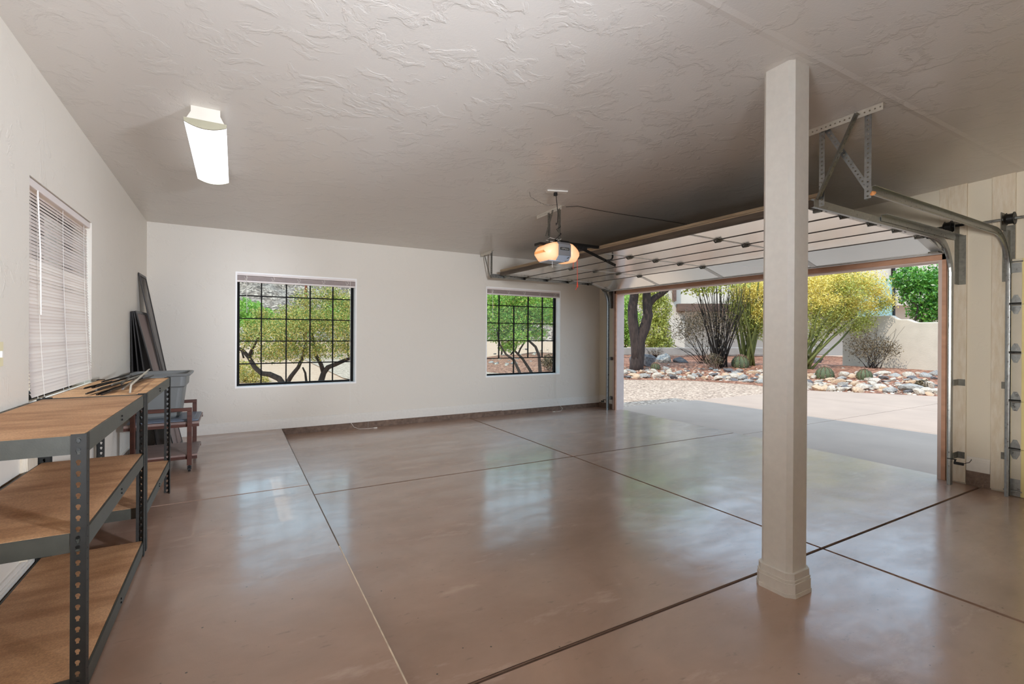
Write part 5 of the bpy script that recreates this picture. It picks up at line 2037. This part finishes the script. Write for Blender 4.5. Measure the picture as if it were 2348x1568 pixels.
def bush(name, label, cat, blobs, d, lm, n, size, group=None, lm2=None, trunk=None):
    p = at(blobs[0][0], 800, d)
    g_ = gh(p.x, p.y)
    p.z = g_
    t = thing(name, label, cat, p, group)
    s = MB()
    for a, b, rx, rz in blobs:
        c = at(a, b, d)
        P_, R_ = branch((p.x+(c.x-p.x)*0.3, p.y+(c.y-p.y)*0.3, g_-0.1), c, 0.06, 0.02, 0.15)
        s.tube(P_, R_, 6)
    s.build('stems', M_bark2, t, smooth=True)
    leaves('foliage', lm, t, [(tuple(at(a, b, d)), (rx, rx, rz)) for a, b, rx, rz in blobs], n, size, 2.0, 0.35)
    if lm2:
        leaves('blossom', lm2, t, [(tuple(at(a, b, d)), (rx*1.03, rx*1.03, rz*1.03)) for a, b, rx, rz in blobs], n//2, size, 2.0, 0.6)
    return t


bush('citrus_tree', 'dense glossy green tree rising behind the garden wall', 'tree', [(2110, 670, 0.95, 0.9), (2130, 715, 0.85, 0.6), (2085, 640, 0.8, 0.7), (2150, 645, 0.8, 0.8), (2170, 700, 0.8, 0.8)], 24, L_citrus, 8000, 0.085)
bush('tall_bush', 'tall olive green bush at the left end of the pale house', 'bush', [(1508, 710, 0.8, 1.1), (1500, 760, 0.9, 1.0), (1512, 790, 0.8, 0.6), (1490, 680, 0.8, 0.9)], 27, L_olive, 14000, 0.060)
bush('tall_bush', 'bright green bush in the distance left of the mesquite trunk', 'bush', [(1432, 735, 1.3, 1.2), (1420, 700, 1.2, 1.0), (1440, 770, 1.0, 0.8)], 33, L_green, 9000, 0.085)

# ------------------------------------------------------------------ trees seen through the far windows
DW = 12.2
t1 = thing('blooming_tree', 'yellow green blooming tree outside the far window on the left', 'tree', at(690, 905, DW))
mb = MB()
px_tube(mb, [(655, 925), (652, 885), (640, 868), (618, 858), (600, 856), (584, 842), (570, 818), (556, 803), (530, 790)], DW, (0.085, 0.04))
px_tube(mb, [(654, 885), (668, 862), (684, 842), (696, 815), (702, 780)], DW, (0.06, 0.03))
px_tube(mb, [(722, 930), (735, 878), (742, 855), (752, 842), (770, 835), (795, 824), (830, 815)], DW+0.3, (0.085, 0.04))
px_tube(mb, [(742, 855), (736, 835), (722, 810), (716, 770), (714, 730)], DW+0.3, (0.06, 0.025))
px_tube(mb, [(700, 920), (703, 880), (700, 855), (694, 842)], DW+0.5, (0.04, 0.02))
px_tube(mb, [(570, 818), (578, 800), (590, 780), (600, 750)], DW, (0.04, 0.02))
mb.build('trunk', M_bark, t1, smooth=True)
bl = [(565, 775, 0, .45, .35), (600, 755, .2, .5, .35), (640, 770, -.2, .55, .5), (690, 745, 0, .6, .5), (740, 740, .2, .6, .5), (785, 750, 0, .5, .45), (620, 810, .1, .5, .3), (675, 800, 0, .55, .4), (730, 800, .1, .5, .35), (785, 795, .1, .45, .35), (700, 690, .2, .4, .35), (755, 680, .3, .5, .4), (800, 700, .2, .4, .4), (600, 720, .2, .3, .2), (660, 720, .3, .4, .3), (830, 760, 0, .5, .5), (545, 850, .4, .35, .3)]
BL = [(tuple(at(a, b, DW+c*2)), (rx, rx*1.4, rz)) for a, b, c, rx, rz in bl]
leaves('blossom', L_yg, t1, BL, 24000, 0.026, 1.8, 0.03)
leaves('foliage', leafmat('mid_green_leaf', (74, 96, 40), (142, 162, 76)), t1, BL, 12000, 0.028, 2.0, 0.03)
for i, (blobs, d, lm, lab) in enumerate((
        ([(560, 715, 1.4, 0.8), (600, 735, 1.6, 0.7)], 30, L_green, 'green bush in the distance at the left of the far left window'),
        ([(700, 735, 1.8, 0.8), (640, 745, 1.6, 0.6)], 34, L_olive, 'olive bush in the distance behind the blooming tree'),
        ([(800, 715, 1.8, 1.0), (830, 740, 1.6, 0.8)], 32, L_green, 'green bush in the distance at the right of the far left window'),
        ([(560, 850, 0.5, 0.35), (590, 872, 0.4, 0.25)], 15, L_yg, 'low yellow green shrub on the dirt under the blooming tree'))):
    bush('distant_bush' if d > 20 else 'low_shrub', lab, 'bush', blobs, d, lm, 5000, 0.10 if d > 20 else 0.028)
up = MB()
a = at(701, 800, 40)
up.tube([(a.x, a.y, GZ-0.2), (a.x, a.y, at(701, 600, 40).z)], 0.11, 10)
solo('utility_pole', up, mat('rusty_pole', (120, 62, 42), 0.8, var=0.2), 'rust brown pole rising behind the blooming tree', 'pole')

D2 = 15.0
t2 = thing('mesquite_tree', 'bright green tree with dark crooked branches outside the far right window', 'tree', at(1215, 868, D2))
mb = MB()
px_tube(mb, [(1240, 875), (1238, 845), (1236, 815), (1228, 795), (1214, 782), (1200, 760), (1190, 730)], D2, (0.06, 0.025))
px_tube(mb, [(1228, 872), (1215, 848), (1198, 822), (1182, 806), (1170, 790), (1160, 760)], D2+.2, (0.055, 0.02))
px_tube(mb, [(1196, 870), (1190, 850), (1178, 825), (1160, 812), (1146, 790), (1140, 760)], D2-.2, (0.055, 0.02))
mb.build('trunk', M_bark, t2, smooth=True)
bl = [(1130, 690, 0, .55, .45), (1170, 680, .2, .55, .45), (1215, 685, 0, .5, .45), (1255, 680, .3, .5, .4), (1130, 735, 0, .5, .4), (1170, 735, .1, .55, .45), (1210, 730, .2, .5, .4), (1250, 725, .2, .45, .35), (1140, 770, .1, .4, .25), (1185, 770, 0, .45, .3), (1230, 765, .2, .35, .25), (1165, 795, .1, .3, .2), (1100, 720, 0, .6, .6)]
BL = [(tuple(at(a, b, D2+c*2)), (rx, rx*1.4, rz)) for a, b, c, rx, rz in bl]
leaves('foliage', L_green, t2, BL, 24000, 0.036, 2.2, 0.05)
leaves('yellow_leaves', L_yg, t2, BL, 5000, 0.032, 2.0, 0.2)
bush('distant_bush', 'broad green bushes in the distance behind the window tree', 'bush', [(1150, 700, 2.2, 1.4), (1210, 690, 2.2, 1.4), (1270, 690, 2.0, 1.2)], 30, L_green, 11000, 0.10)
stems('grey_tuft', 'pale dry grass tuft by the far right window', 'plant', 1262, 850,
      lambda k: (1244+k*1.6, rnd.uniform(785, 840)), 24, 0.006, M_spine,
      [(L_dry, [(1258, 830, 0, 0.3, 0.35)], 700, 0.045, 0.1, 'dry_leaves')], 0.2)

# rocky mountainside
hl = MB()
NU, NV = 90, 40
for i in range(NU+1):
    for j in range(NV+1):
        u, v = i/NU, j/NV
        ang = math.radians(-35+115*u)
        rr = 120+190*v
        hgt = (v**0.9)*95*(0.75+0.25*math.sin(u*9+1)+0.12*math.sin(u*23))
        hgt += v*(5*math.sin(i*1.3+j*0.9)+4*math.sin(i*2.9-j*2.3)+3*math.cos(i*0.7+j*3.1))
        hl.v.append((rr*math.sin(ang), rr*math.cos(ang), hgt-1.0))
for i in range(NU):
    for j in range(NV):
        a = i*(NV+1)+j
        hl.f.append((a, a+1, a+NV+2, a+NV+1))
M_hill = rock_ground('mountain_rock', (78, 64, 54), (124, 104, 90), (186, 164, 146), 1.6, 1.0)
struct('hillside', hl, M_hill, smooth=True)
